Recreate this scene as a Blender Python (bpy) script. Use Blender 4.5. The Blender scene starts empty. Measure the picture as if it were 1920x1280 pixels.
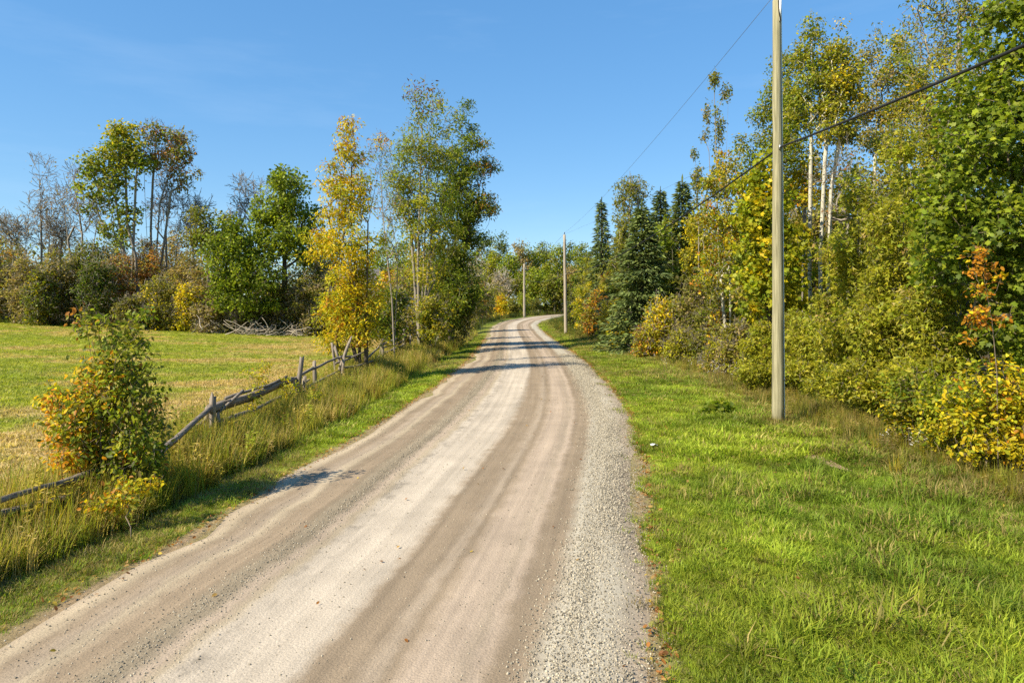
import bpy, math, random
import numpy as np
from mathutils import Matrix, Vector

sc = bpy.context.scene
C = sc.collection
RAD = math.radians
F, CAM_H, CX, HY = 1280.0, 3.2, 960.0, 574.0     # focal length in photo pixels, eye height, horizon row

# ------------------------------------------------------------------ camera, sky, sun, exposure
cam = bpy.data.cameras.new('camera')
cam.sensor_width = 36.0; cam.lens = 24.0
cam.shift_y = -66.0 / 1920.0
cam.clip_start = 0.1; cam.clip_end = 6000
cam_o = bpy.data.objects.new('camera', cam); C.objects.link(cam_o)
cam_o.location = (0, 0, CAM_H); cam_o.rotation_euler = (RAD(90), 0, 0)
sc.camera = cam_o

SUN_EL, SUN_AZ = RAD(41), math.atan2(-0.83, -0.56)    # azimuth from +Y towards +X
world = bpy.data.worlds.new('World'); sc.world = world
world.use_nodes = True
wn = world.node_tree.nodes; wl = world.node_tree.links
wn.clear()
sky = wn.new('ShaderNodeTexSky'); sky.sky_type = 'NISHITA'; sky.sun_disc = False
sky.sun_elevation = SUN_EL; sky.sun_rotation = SUN_AZ
sky.altitude = 300; sky.air_density = 1.0; sky.dust_density = 0.1; sky.ozone_density = 2.6
hs = wn.new('ShaderNodeHueSaturation'); hs.inputs['Saturation'].default_value = 1.75; hs.inputs['Value'].default_value = 1.0
gam = wn.new('ShaderNodeGamma'); gam.inputs[1].default_value = 0.48
tin = wn.new('ShaderNodeMix'); tin.data_type = 'RGBA'; tin.blend_type = 'MULTIPLY'; tin.inputs[0].default_value = 1.0
tin.inputs[7].default_value = (0.91, 1.13, 1.31, 1)
# a few thin, stretched cirrus streaks
tc = wn.new('ShaderNodeTexCoord'); mp = wn.new('ShaderNodeMapping')
mp.inputs['Scale'].default_value = (1.6, 1.6, 9.0); mp.inputs['Rotation'].default_value = (0.1, 0.25, 0.5)
nz = wn.new('ShaderNodeTexNoise'); nz.inputs['Scale'].default_value = 1.7
nz.inputs['Detail'].default_value = 7; nz.inputs['Roughness'].default_value = 0.6
rmp = wn.new('ShaderNodeMapRange'); rmp.inputs[1].default_value = 0.52; rmp.inputs[2].default_value = 0.85
rmp.inputs[3].default_value = 0.0; rmp.inputs[4].default_value = 0.11
mixc = wn.new('ShaderNodeMix'); mixc.data_type = 'RGBA'
mixc.inputs[7].default_value = (2.6, 3.2, 3.9, 1)
bg = wn.new('ShaderNodeBackground'); bg.inputs['Strength'].default_value = 0.15
wo = wn.new('ShaderNodeOutputWorld')
wl.new(sky.outputs[0], gam.inputs[0]); wl.new(gam.outputs[0], hs.inputs['Color']); wl.new(hs.outputs[0], tin.inputs[6])
wl.new(tc.outputs['Generated'], mp.inputs[0]); wl.new(mp.outputs[0], nz.inputs['Vector'])
wl.new(nz.outputs[0], rmp.inputs[0]); wl.new(rmp.outputs[0], mixc.inputs[0])
wl.new(tin.outputs[2], mixc.inputs[6]); wl.new(mixc.outputs[2], bg.inputs[0]); wl.new(bg.outputs[0], wo.inputs[0])

sun = bpy.data.lights.new('sun', 'SUN'); sun.energy = 4.4; sun.angle = RAD(0.5); sun.color = (1.0, 0.90, 0.71)
sun_o = bpy.data.objects.new('sun', sun); C.objects.link(sun_o)
to_sun = Vector((math.sin(SUN_AZ) * math.cos(SUN_EL), math.cos(SUN_AZ) * math.cos(SUN_EL), math.sin(SUN_EL)))
sun_o.rotation_euler = to_sun.to_track_quat('Z', 'Y').to_euler()
sun_o.location = (-30, -20, 40)

sc.view_settings.view_transform = 'Standard'
try: sc.view_settings.look = 'None'
except Exception: pass
sc.view_settings.exposure = 1.10; sc.view_settings.gamma = 1.0
sc.view_settings.use_curve_mapping = False
sc.render.engine = 'CYCLES'
sc.cycles.max_bounces = 6; sc.cycles.diffuse_bounces = 3; sc.cycles.transmission_bounces = 4
sc.cycles.transparent_max_bounces = 4; sc.cycles.glossy_bounces = 2
sc.cycles.use_denoising = False
sc.cycles.caustics_reflective = False; sc.cycles.caustics_refractive = False

# ------------------------------------------------------------------ numeric helpers
def _hash(ix, iy, s):
    h = (ix.astype(np.int64) * 374761393 + iy.astype(np.int64) * 668265263 + s * 982451653) & 0xFFFFFFFF
    h = ((h ^ (h >> 13)) * 1274126177) & 0xFFFFFFFF
    return ((h ^ (h >> 16)) & 0xFFFFFF) / float(0xFFFFFF)
def vnoise(x, y, s=0):
    x = np.asarray(x, float); y = np.asarray(y, float)
    ix = np.floor(x); iy = np.floor(y); fx = x - ix; fy = y - iy
    fx = fx * fx * (3 - 2 * fx); fy = fy * fy * (3 - 2 * fy)
    a = _hash(ix, iy, s); b = _hash(ix + 1, iy, s); c = _hash(ix, iy + 1, s); d = _hash(ix + 1, iy + 1, s)
    return (a * (1 - fx) + b * fx) * (1 - fy) + (c * (1 - fx) + d * fx) * fy
def fbm(x, y, s=0, o=4):
    t = 0; a = 0.5; n = 0
    for i in range(o):
        t = t + a * vnoise(x * 2 ** i + 17.3 * i, y * 2 ** i - 9.1 * i, s + i); n += a; a *= 0.5
    return t / n
def sstep(a, b, x):
    t = np.clip((np.asarray(x, float) - a) / (b - a), 0, 1)
    return t * t * (3 - 2 * t)

def terrain(x, y):
    x = np.asarray(x, float); y = np.asarray(y, float)
    z = 0.015 * (np.clip(y, 80, 330) - 80)
    z = z + 1.8 * np.clip((-x - 15) / 44.0, 0, 1.6) * sstep(14, 78, y)      # the hay field climbs to the left
    z = z + np.clip(x - 14, 0, 120) * 0.012
    off = x - (np.interp(y, RS_Y, RS_X) - np.interp(y, RS_Y, RS_H))
    near = sstep(110, 80, y)
    z = z - 0.22 * np.exp(-((off + 1.75) / 0.8) ** 2) * near                # shallow ditch before the fence
    offr = x - (np.interp(y, RS_Y, RS_X) + np.interp(y, RS_Y, RS_H))
    far = sstep(0.1, 1.6, offr) + sstep(-0.1, -1.2, off)
    z = z + (fbm(x * 0.55, y * 0.55, 5, 3) - 0.5) * 0.09 * np.clip(far, 0, 1) * near
    return z
# road centre line stations: x, y, half width
RS = [(-5.6, -15, 3.05), (-2.9, 0, 3.05), (-1.93, 5.8, 3.12), (-1.3, 9.6, 3.15), (-0.73, 13.8, 3.32), (-0.03, 19.9, 3.45),
      (0.47, 28, 3.45), (0.80, 38.6, 3.4), (0.82, 54, 3.38), (0.7, 75, 3.35), (0.55, 95, 3.35), (0.9, 108, 3.35),
      (2.6, 124, 3.35), (6.4, 142, 3.35), (12.5, 158, 3.3), (24, 176, 3.3), (42, 190, 3.3), (75, 202, 3.3), (120, 208, 3.3)]
RS_X = np.array([r[0] for r in RS[:14]]); RS_Y = np.array([r[1] for r in RS[:14]], float); RS_H = np.array([r[2] for r in RS[:14]])
def tz(x, y): return float(terrain(x, y))
def P(px, py, Y):                                   # photo pixel at a known distance -> place in the world
    return np.array([(px - CX) * Y / F, Y, CAM_H + (HY - py) * Y / F])

# ------------------------------------------------------------------ materials
def new_mat(name):
    m = bpy.data.materials.new(name); m.use_nodes = True
    n = m.node_tree.nodes; n.clear()
    return m, n, m.node_tree.links, n.new('ShaderNodeOutputMaterial')
def leaf_material(name, source, trans=0.48, rough=0.5):
    m, n, l, out = new_mat(name)
    if source == 'object':
        a = n.new('ShaderNodeObjectInfo'); col = a.outputs['Color']
    else:
        a = n.new('ShaderNodeAttribute'); a.attribute_name = 'tint'
        a.attribute_type = 'INSTANCER' if source == 'instancer' else 'GEOMETRY'
        col = a.outputs['Color']
    g = n.new('ShaderNodeNewGeometry')
    nz = n.new('ShaderNodeTexNoise'); nz.inputs['Scale'].default_value = 23; nz.inputs['Detail'].default_value = 2
    l.new(g.outputs['Position'], nz.inputs['Vector'])
    mr = n.new('ShaderNodeMapRange'); mr.inputs[3].default_value = 0.7; mr.inputs[4].default_value = 1.3
    l.new(nz.outputs[0], mr.inputs[0])
    mx = n.new('ShaderNodeMix'); mx.data_type = 'RGBA'; mx.blend_type = 'MULTIPLY'; mx.inputs[0].default_value = 1
    l.new(col, mx.inputs[6]); l.new(mr.outputs[0], mx.inputs[7])
    p = n.new('ShaderNodeBsdfPrincipled'); p.inputs['Roughness'].default_value = rough
    p.inputs['Specular IOR Level'].default_value = 0.22
    l.new(mx.outputs[2], p.inputs['Base Color'])
    t = n.new('ShaderNodeBsdfTranslucent')
    tm = n.new('ShaderNodeMix'); tm.data_type = 'RGBA'; tm.blend_type = 'MULTIPLY'; tm.inputs[0].default_value = 1
    tm.inputs[7].default_value = (1.25, 1.3, 0.7, 1)
    l.new(mx.outputs[2], tm.inputs[6]); l.new(tm.outputs[2], t.inputs[0])
    ms = n.new('ShaderNodeMixShader'); ms.inputs[0].default_value = trans
    l.new(p.outputs[0], ms.inputs[1]); l.new(t.outputs[0], ms.inputs[2]); l.new(ms.outputs[0], out.inputs[0])
    return m
M_LEAF = leaf_material('leaves', 'geometry')
M_LEAF_OBJ = leaf_material('single_leaf', 'object')
M_NEEDLE = leaf_material('needles', 'geometry', 0.15, 0.6)
M_GRASS = leaf_material('grass_blades', 'instancer', 0.45, 0.55)
def bark_material(name, c1, c2, scale=(14, 14, 2.5), bump=0.6, marks=None):
    m, n, l, out = new_mat(name)
    tc = n.new('ShaderNodeTexCoord'); mp = n.new('ShaderNodeMapping'); mp.inputs['Scale'].default_value = scale
    nz = n.new('ShaderNodeTexNoise'); nz.inputs['Scale'].default_value = 1.0; nz.inputs['Detail'].default_value = 6
    nz.inputs['Roughness'].default_value = 0.65
    l.new(tc.outputs['Object'], mp.inputs[0]); l.new(mp.outputs[0], nz.inputs['Vector'])
    cr = n.new('ShaderNodeValToRGB'); e = cr.color_ramp.elements
    e[0].position = 0.33; e[0].color = (*c1, 1); e[1].position = 0.68; e[1].color = (*c2, 1)
    l.new(nz.outputs[0], cr.inputs[0]); col = cr.outputs[0]
    if marks:
        mp2 = n.new('ShaderNodeMapping'); mp2.inputs['Scale'].default_value = marks[1]
        n2 = n.new('ShaderNodeTexNoise'); n2.inputs['Scale'].default_value = 1; n2.inputs['Detail'].default_value = 3
        l.new(tc.outputs['Object'], mp2.inputs[0]); l.new(mp2.outputs[0], n2.inputs['Vector'])
        r2 = n.new('ShaderNodeMapRange'); r2.inputs[1].default_value = marks[2]; r2.inputs[2].default_value = marks[2] + 0.06
        l.new(n2.outputs[0], r2.inputs[0])
        mx = n.new('ShaderNodeMix'); mx.data_type = 'RGBA'; mx.inputs[7].default_value = (*marks[0], 1)
        l.new(r2.outputs[0], mx.inputs[0]); l.new(col, mx.inputs[6]); col = mx.outputs[2]
    p = n.new('ShaderNodeBsdfPrincipled'); p.inputs['Roughness'].default_value = 0.9
    p.inputs['Specular IOR Level'].default_value = 0.15
    b = n.new('ShaderNodeBump'); b.inputs['Strength'].default_value = bump; b.inputs['Distance'].default_value = 0.02
    l.new(nz.outputs[0], b.inputs['Height']); l.new(b.outputs[0], p.inputs['Normal'])
    l.new(col, p.inputs['Base Color']); l.new(p.outputs[0], out.inputs[0])
    return m
B_BROWN = bark_material('brown_bark', (0.085, 0.065, 0.045), (0.24, 0.19, 0.13))
B_GREY = bark_material('grey_bark', (0.13, 0.115, 0.09), (0.34, 0.29, 0.23))
B_DARK = bark_material('dark_bark', (0.05, 0.04, 0.03), (0.14, 0.11, 0.08))
B_PALE = bark_material('pale_dead_bark', (0.30, 0.26, 0.21), (0.52, 0.46, 0.38))
B_ASPEN = bark_material('white_aspen_bark', (0.36, 0.33, 0.25), (0.60, 0.56, 0.45), (5, 5, 3), 0.2, ((0.05, 0.045, 0.035), (6, 6, 11), 0.60))
M_POLE = bark_material('weathered_pole_wood', (0.17, 0.155, 0.085), (0.40, 0.36, 0.225), (26, 26, 0.8), 0.9, ((0.075, 0.06, 0.04), (30, 30, 0.35), 0.66))
M_POLE_GREY = bark_material('grey_pole_wood', (0.24, 0.20, 0.15), (0.42, 0.36, 0.28), (22, 22, 1.1), 0.3)
M_RAIL = bark_material('weathered_rail_wood', (0.085, 0.070, 0.056), (0.32, 0.27, 0.215), (30, 1.6, 30), 0.9, ((0.03, 0.025, 0.02), (24, 0.8, 24), 0.68))
M_POST = bark_material('weathered_post_wood', (0.11, 0.088, 0.068), (0.34, 0.285, 0.225), (30, 30, 1.8), 0.7, ((0.04, 0.03, 0.022), (26, 26, 1.0), 0.68))
M_STICK = bark_material('dead_stick_bark', (0.24, 0.20, 0.15), (0.50, 0.43, 0.34))
def plain(name, c, rough=0.6, metal=0.0, var=0.15):
    m, n, l, out = new_mat(name)
    tc = n.new('ShaderNodeTexCoord'); nz = n.new('ShaderNodeTexNoise'); nz.inputs['Scale'].default_value = 9; nz.inputs['Detail'].default_value = 5
    l.new(tc.outputs['Object'], nz.inputs['Vector'])
    mr = n.new('ShaderNodeMapRange'); mr.inputs[3].default_value = 1 - var; mr.inputs[4].default_value = 1 + var
    l.new(nz.outputs[0], mr.inputs[0])
    mx = n.new('ShaderNodeMix'); mx.data_type = 'RGBA'; mx.blend_type = 'MULTIPLY'; mx.inputs[0].default_value = 1
    mx.inputs[6].default_value = (*c, 1); l.new(mr.outputs[0], mx.inputs[7])
    p = n.new('ShaderNodeBsdfPrincipled'); p.inputs['Roughness'].default_value = rough; p.inputs['Metallic'].default_value = metal
    l.new(mx.outputs[2], p.inputs['Base Color']); l.new(p.outputs[0], out.inputs[0])
    return m
M_CABLE = plain('black_cable_sheath', (0.006, 0.006, 0.006), 0.75)
M_WIRE = plain('bare_wire', (0.20, 0.22, 0.26), 0.45, 0.6)
M_INSUL = plain('dark_insulator_glaze', (0.03, 0.022, 0.02), 0.25)
M_STEEL = plain('galvanised_steel', (0.33, 0.34, 0.34), 0.45, 0.8)
M_CONDUIT = plain('grey_conduit', (0.80, 0.78, 0.70), 0.5)
M_WALL = plain('white_siding', (0.72, 0.70, 0.66), 0.7)
M_ROOF = plain('grey_shingle_roof', (0.12, 0.115, 0.11), 0.85, 0, 0.3)
M_TRIM = plain('white_trim', (0.80, 0.80, 0.78), 0.5)
M_GLASS = plain('dark_window_glass', (0.03, 0.035, 0.04), 0.08)
M_PAPER = plain('white_paper', (0.80, 0.80, 0.80), 0.7)
M_PETAL = plain('white_petals', (0.75, 0.72, 0.66), 0.7)
def ground_material():
    m, n, l, out = new_mat('soil_and_turf')
    a = n.new('ShaderNodeAttribute'); a.attribute_name = 'tint'
    g = n.new('ShaderNodeNewGeometry')
    n1 = n.new('ShaderNodeTexNoise'); n1.inputs['Scale'].default_value = 7; n1.inputs['Detail'].default_value = 9; n1.inputs['Roughness'].default_value = 0.75
    l.new(g.outputs['Position'], n1.inputs['Vector'])
    mr = n.new('ShaderNodeMapRange'); mr.inputs[1].default_value = 0.25; mr.inputs[2].default_value = 0.75
    mr.inputs[3].default_value = 0.5; mr.inputs[4].default_value = 1.5
    l.new(n1.outputs[0], mr.inputs[0])
    mx = n.new('ShaderNodeMix'); mx.data_type = 'RGBA'; mx.blend_type = 'MULTIPLY'; mx.inputs[0].default_value = 1
    l.new(a.outputs['Color'], mx.inputs[6]); l.new(mr.outputs[0], mx.inputs[7])
    p = n.new('ShaderNodeBsdfPrincipled'); p.inputs['Roughness'].default_value = 1; p.inputs['Specular IOR Level'].default_value = 0.05
    b = n.new('ShaderNodeBump'); b.inputs['Strength'].default_value = 0.9; b.inputs['Distance'].default_value = 0.06
    l.new(n1.outputs[0], b.inputs['Height']); l.new(b.outputs[0], p.inputs['Normal'])
    l.new(mx.outputs[2], p.inputs['Base Color']); l.new(p.outputs[0], out.inputs[0])
    return m
M_GROUND = ground_material()
def road_material():
    m, n, l, out = new_mat('graded_gravel')
    la = n.new('ShaderNodeAttribute'); la.attribute_name = 'across'
    al = n.new('ShaderNodeAttribute'); al.attribute_name = 'along'
    g = n.new('ShaderNodeNewGeometry')
    def math_(op, a, b=None, c=None):
        q = n.new('ShaderNodeMath'); q.operation = op
        for i, v in enumerate((a, b, c)):
            if v is None: continue
            if isinstance(v, (int, float)): q.inputs[i].default_value = v
            else: l.new(v, q.inputs[i])
        return q.outputs[0]
    def noise(scale, detail, rough=0.6, vec=None):
        q = n.new('ShaderNodeTexNoise'); q.inputs['Scale'].default_value = scale; q.inputs['Detail'].default_value = detail
        q.inputs['Roughness'].default_value = rough
        l.new(vec if vec is not None else g.outputs['Position'], q.inputs['Vector']); return q.outputs[0]
    # road space: across in metres, along stretched
    cmb = n.new('ShaderNodeCombineXYZ')
    l.new(math_('MULTIPLY', la.outputs['Fac'], 6.7), cmb.inputs[0]); l.new(math_('MULTIPLY', al.outputs['Fac'], 0.07), cmb.inputs[1])
    wob = noise(0.35, 3, 0.5, cmb.outputs[0]); wob2 = noise(2.2, 5, 0.7)
    u = math_('ADD', la.outputs['Fac'], math_('MULTIPLY', math_('SUBTRACT', wob, 0.5), 0.06))
    u = math_('ADD', u, math_('MULTIPLY', math_('SUBTRACT', wob2, 0.5), 0.055))
    cr = n.new('ShaderNodeValToRGB'); cr.color_ramp.interpolation = 'LINEAR'
    PALE, TAN, PINK, BRN, GRV, GRY, LIT = ((0.440, 0.372, 0.288), (0.325, 0.256, 0.184), (0.385, 0.300, 0.220), (0.258, 0.196, 0.132), (0.243, 0.196, 0.134), (0.395, 0.350, 0.268), (0.372, 0.300, 0.205))
    stops = [(0.0, TAN), (0.05, LIT), (0.085, BRN), (0.12, TAN), (0.145, LIT), (0.172, BRN), (0.215, BRN), (0.25, GRV), (0.275, GRV),
             (0.30, PINK), (0.325, LIT), (0.345, PALE), (0.505, PALE), (0.535, BRN), (0.585, BRN), (0.615, TAN), (0.635, BRN), (0.665, PINK),
             (0.71, PINK), (0.735, TAN), (0.752, PINK), (0.775, BRN), (0.812, BRN), (0.845, GRY), (0.92, GRY), (0.965, TAN), (0.985, LIT), (1.0, TAN)]
    e = cr.color_ramp.elements
    e[0].position = stops[0][0]; e[0].color = (*stops[0][1], 1); e[1].position = 1.0; e[1].color = (*stops[-1][1], 1)
    for pos, c in stops[1:-1]:
        q = e.new(pos); q.color = (*c, 1)
    l.new(u, cr.inputs[0])
    # long streaks left by tyres and the grader blade
    cmb2 = n.new('ShaderNodeCombineXYZ')
    l.new(math_('MULTIPLY', la.outputs['Fac'], 34), cmb2.inputs[0]); l.new(math_('MULTIPLY', al.outputs['Fac'], 0.10), cmb2.inputs[1])
    st = noise(1.0, 4, 0.6, cmb2.outputs[0])
    f1 = n.new('ShaderNodeMapRange'); f1.inputs[1].default_value = 0.3; f1.inputs[2].default_value = 0.7; f1.inputs[3].default_value = 0.80; f1.inputs[4].default_value = 1.16
    l.new(st, f1.inputs[0])
    patch = noise(0.9, 6, 0.65)
    f2 = n.new('ShaderNodeMapRange'); f2.inputs[1].default_value = 0.3; f2.inputs[2].default_value = 0.7; f2.inputs[3].default_value = 0.86; f2.inputs[4].default_value = 1.12
    l.new(patch, f2.inputs[0])
    fine = noise(60, 3, 0.7)
    f3 = n.new('ShaderNodeMapRange'); f3.inputs[1].default_value = 0.3; f3.inputs[2].default_value = 0.7; f3.inputs[3].default_value = 0.82; f3.inputs[4].default_value = 1.18
    l.new(fine, f3.inputs[0])
    f = math_('MULTIPLY', math_('MULTIPLY', f1.outputs[0], f2.outputs[0]), f3.outputs[0])
    mx = n.new('ShaderNodeMix'); mx.data_type = 'RGBA'; mx.blend_type = 'MULTIPLY'; mx.inputs[0].default_value = 1
    l.new(cr.outputs[0], mx.inputs[6]); l.new(f, mx.inputs[7])
    # chatter marks where the grader blade ran along the left of the pale wheel track
    cmb3 = n.new('ShaderNodeCombineXYZ')
    l.new(math_('MULTIPLY', la.outputs['Fac'], 22), cmb3.inputs[0]); l.new(math_('MULTIPLY', al.outputs['Fac'], 2.1), cmb3.inputs[1])
    ch = noise(1.0, 3, 0.6, cmb3.outputs[0])
    cm = n.new('ShaderNodeMapRange'); cm.inputs[1].default_value = 0.50; cm.inputs[2].default_value = 0.62; l.new(ch, cm.inputs[0])
    mk = math_('MAXIMUM', math_('SUBTRACT', 1.0, math_('MULTIPLY', math_('ABSOLUTE', math_('SUBTRACT', u, 0.352)), 26)), 0.0)
    f = math_('MULTIPLY', f, math_('SUBTRACT', 1.0, math_('MULTIPLY', math_('MULTIPLY', cm.outputs[0], mk), 0.34)))
    dm = noise(0.45, 5, 0.7); dr_ = n.new('ShaderNodeMapRange'); dr_.inputs[1].default_value = 0.58; dr_.inputs[2].default_value = 0.72; dr_.inputs[3].default_value = 1.0; dr_.inputs[4].default_value = 0.86
    l.new(dm, dr_.inputs[0]); f = math_('MULTIPLY', f, dr_.outputs[0]); l.new(f, mx.inputs[7])
    # stones
    vo = n.new('ShaderNodeTexVoronoi'); vo.inputs['Scale'].default_value = 38; l.new(g.outputs['Position'], vo.inputs['Vector'])
    p = n.new('ShaderNodeBsdfPrincipled'); p.inputs['Roughness'].default_value = 1; p.inputs['Specular IOR Level'].default_value = 0.08
    b = n.new('ShaderNodeBump'); b.inputs['Strength'].default_value = 0.55; b.inputs['Distance'].default_value = 0.012
    l.new(math_('ADD', math_('MULTIPLY', vo.outputs['Distance'], -0.6), fine), b.inputs['Height']); l.new(b.outputs[0], p.inputs['Normal'])
    l.new(mx.outputs[2], p.inputs['Base Color']); l.new(p.outputs[0], out.inputs[0])
    return m
M_ROAD = road_material()
def stone_material():
    m, n, l, out = new_mat('crushed_stone')
    a = n.new('ShaderNodeAttribute'); a.attribute_name = 'tint'; a.attribute_type = 'INSTANCER'
    p = n.new('ShaderNodeBsdfPrincipled'); p.inputs['Roughness'].default_value = 0.9; p.inputs['Specular IOR Level'].default_value = 0.2
    l.new(a.outputs['Color'], p.inputs['Base Color']); l.new(p.outputs[0], out.inputs[0])
    return m
M_STONE = stone_material()

# ------------------------------------------------------------------ object helpers
def tag(o, label=None, cat=None, group=None, kind=None):
    if label: o['label'] = label
    if cat: o['category'] = cat
    if group: o['group'] = group
    if kind: o['kind'] = kind
    return o
def mesh_np(name, V, loops, sizes, mat, tint=None, attrs=None, smooth=False):
    me = bpy.data.meshes.new(name)
    V = np.asarray(V, np.float32); loops = np.asarray(loops, np.int32); sizes = np.asarray(sizes, np.int32)
    me.vertices.add(len(V)); me.vertices.foreach_set('co', V.ravel())
    me.loops.add(len(loops)); me.loops.foreach_set('vertex_index', loops)
    me.polygons.add(len(sizes))
    st = np.zeros(len(sizes), np.int32); st[1:] = np.cumsum(sizes)[:-1]
    me.polygons.foreach_set('loop_start', st)
    try: me.polygons.foreach_set('loop_total', sizes)
    except Exception: pass
    if smooth: me.polygons.foreach_set('use_smooth', np.ones(len(sizes), bool))
    if tint is not None:
        a = me.attributes.new('tint', 'FLOAT_COLOR', 'POINT')
        t = np.ones((len(V), 4), np.float32); t[:, :3] = tint; a.data.foreach_set('color', t.ravel())
    for k, v in (attrs or {}).items():
        a = me.attributes.new(k, 'FLOAT', 'POINT'); a.data.foreach_set('value', np.asarray(v, np.float32))
    if mat: me.materials.append(mat)
    me.update(calc_edges=True)
    return me
def link(name, me, parent=None, loc=(0, 0, 0)):
    o = bpy.data.objects.new(name, me); C.objects.link(o); o.location = loc
    if parent: o.parent = parent
    return o
def empty(name, loc):
    o = bpy.data.objects.new(name, None); C.objects.link(o); o.location = loc; o.empty_display_size = 0.3
    return o
def norm(v): return v / np.maximum(np.linalg.norm(v, axis=-1, keepdims=True), 1e-9)
class MB:                                                # small mesh collector
    def __init__(s): s.V = []; s.L = []; s.S = []; s.n = 0
    def add(s, V, faces):
        s.V.extend([tuple(v) for v in V])
        for f in faces: s.L.extend([i + s.n for i in f]); s.S.append(len(f))
        s.n += len(V); return s
    def box(s, x0, x1, y0, y1, z0, z1):
        V = [(x, y, z) for z in (z0, z1) for y in (y0, y1) for x in (x0, x1)]
        return s.add(V, [(0, 2, 3, 1), (4, 5, 7, 6), (0, 1, 5, 4), (2, 6, 7, 3), (0, 4, 6, 2), (1, 3, 7, 5)])
    def tube(s, pts, rad, k=8, cap=True):
        pts = np.asarray(pts, float); N = len(pts)
        rad = np.full(N, rad) if np.isscalar(rad) else np.asarray(rad)
        T = norm(np.gradient(pts, axis=0)); ref = np.array([0.31, 0.17, 0.93])
        if abs(float(T[0] @ ref)) > 0.9: ref = np.array([0.93, 0.31, 0.1])
        U = norm(np.cross(T, ref)); W = np.cross(T, U)
        a = np.arange(k) * 2 * math.pi / k
        V = (pts[:, None] + rad[:, None, None] * (np.cos(a)[None, :, None] * U[:, None] + np.sin(a)[None, :, None] * W[:, None])).reshape(-1, 3)
        F_ = [(i * k + j, i * k + (j + 1) % k, (i + 1) * k + (j + 1) % k, (i + 1) * k + j) for i in range(N - 1) for j in range(k)]
        if cap: F_ += [tuple(range(k))[::-1], tuple((N - 1) * k + j for j in range(k))]
        return s.add(V, F_)
    def build(s, name, mat, parent=None, loc=(0, 0, 0), smooth=False):
        return link(name, mesh_np(name, s.V, s.L, s.S, mat, smooth=smooth), parent, loc)

# ------------------------------------------------------------------ leaf shapes (along, across, lift)
def tmpl(V, faces): return np.array(V, float), [tuple(f) for f in faces]
LEAF = {
    'chip': tmpl([(0, 0, 0), (.5, -.34, .07), (1, 0, -.03), (.5, .34, .07)], [(0, 1, 2), (0, 2, 3)]),
    'oval': tmpl([(0, 0, 0), (.3, -.26, .05), (.68, -.22, .05), (1, 0, -.06), (.68, .22, .05), (.3, .26, .05)], [(0, 1, 2, 3), (0, 3, 4, 5)]),
    'ash': tmpl([(0, 0, 0), (.4, -.17, .04), (1, 0, -.1), (.4, .17, .04)], [(0, 1, 2), (0, 2, 3)]),
    'maple': tmpl([(0, 0, 0), (.08, -.42, 0), (.36, -.30, .03), (.62, -.52, -.03), (.66, -.18, .03), (1.05, 0, -.06), (.66, .18, .03), (.62, .52, -.03),
                   (.36, .30, .03), (.08, .42, 0)], [(0, 1, 2), (0, 2, 3, 4), (0, 4, 5, 6), (0, 6, 7, 8), (0, 8, 9)]),
    'spray': tmpl([(0, 0, 0), (.80, -.42, -.06), (.60, -.03, .03), (1, .26, -.1)], [(0, 1, 2), (0, 2, 3)]),
    'needle': tmpl([(0, 0, 0), (.35, -.16, .0), (1, 0, -.06), (.35, .16, .0)], [(0, 1, 2), (0, 2, 3)]),
}
def leaf_frames(rng, pos, out, up_w, out_w, droop):
    n = len(pos)
    N = norm(rng.normal(size=(n, 3)) * 0.75 + np.array([0, 0, up_w]) + out * out_w)
    A = rng.normal(size=(n, 3)) + out * 0.7 - np.array([0, 0, droop])
    A = norm(A - N * np.sum(A * N, axis=1, keepdims=True))
    return A, np.cross(N, A), N
def leaf_mesh(name, shape, pos, A, B, N, size, col, mat):
    T, faces = LEAF[shape]
    n, k = len(pos), len(T)
    V = pos[:, None] + size[:, None, None] * (T[None, :, 0, None] * A[:, None] + T[None, :, 1, None] * B[:, None] + T[None, :, 2, None] * N[:, None])
    base = np.concatenate([np.array(f) for f in faces]); sz = np.array([len(f) for f in faces])
    loops = (np.arange(n)[:, None] * k + base[None]).ravel()
    return mesh_np(name, V.reshape(-1, 3), loops, np.tile(sz, n), mat, np.repeat(col, k, axis=0))
SINGLE = {}
def single_leaf_mesh(shape):
    if shape not in SINGLE:
        T, faces = LEAF[shape]
        SINGLE[shape] = mesh_np('leaf', T, [i for f in faces for i in f], [len(f) for f in faces], M_LEAF_OBJ)
    return SINGLE[shape]
def pick_colors(rng, pal, cl, ncl, coh=0.65):
    cols = np.array([p[0] for p in pal]); w = np.array([p[1] for p in pal], float); w /= w.sum()
    cp = rng.choice(len(pal), size=ncl, p=w)
    own = rng.choice(len(pal), size=len(cl), p=w)
    idx = np.where(rng.random(len(cl)) < coh, cp[cl], own)
    c = cols[idx] * rng.uniform(0.72, 1.3, (len(cl), 1)) * (0.85 + 0.3 * rng.random(ncl))[cl][:, None]
    g = np.where(c.max(axis=1, keepdims=True) < 0.26, 1.66, 1.08) * np.array([1.13, 1.06, 0.78])
    return np.clip(c * g * rng.uniform(0.93, 1.07, (len(cl), 3)), 0.004, 0.8)

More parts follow.
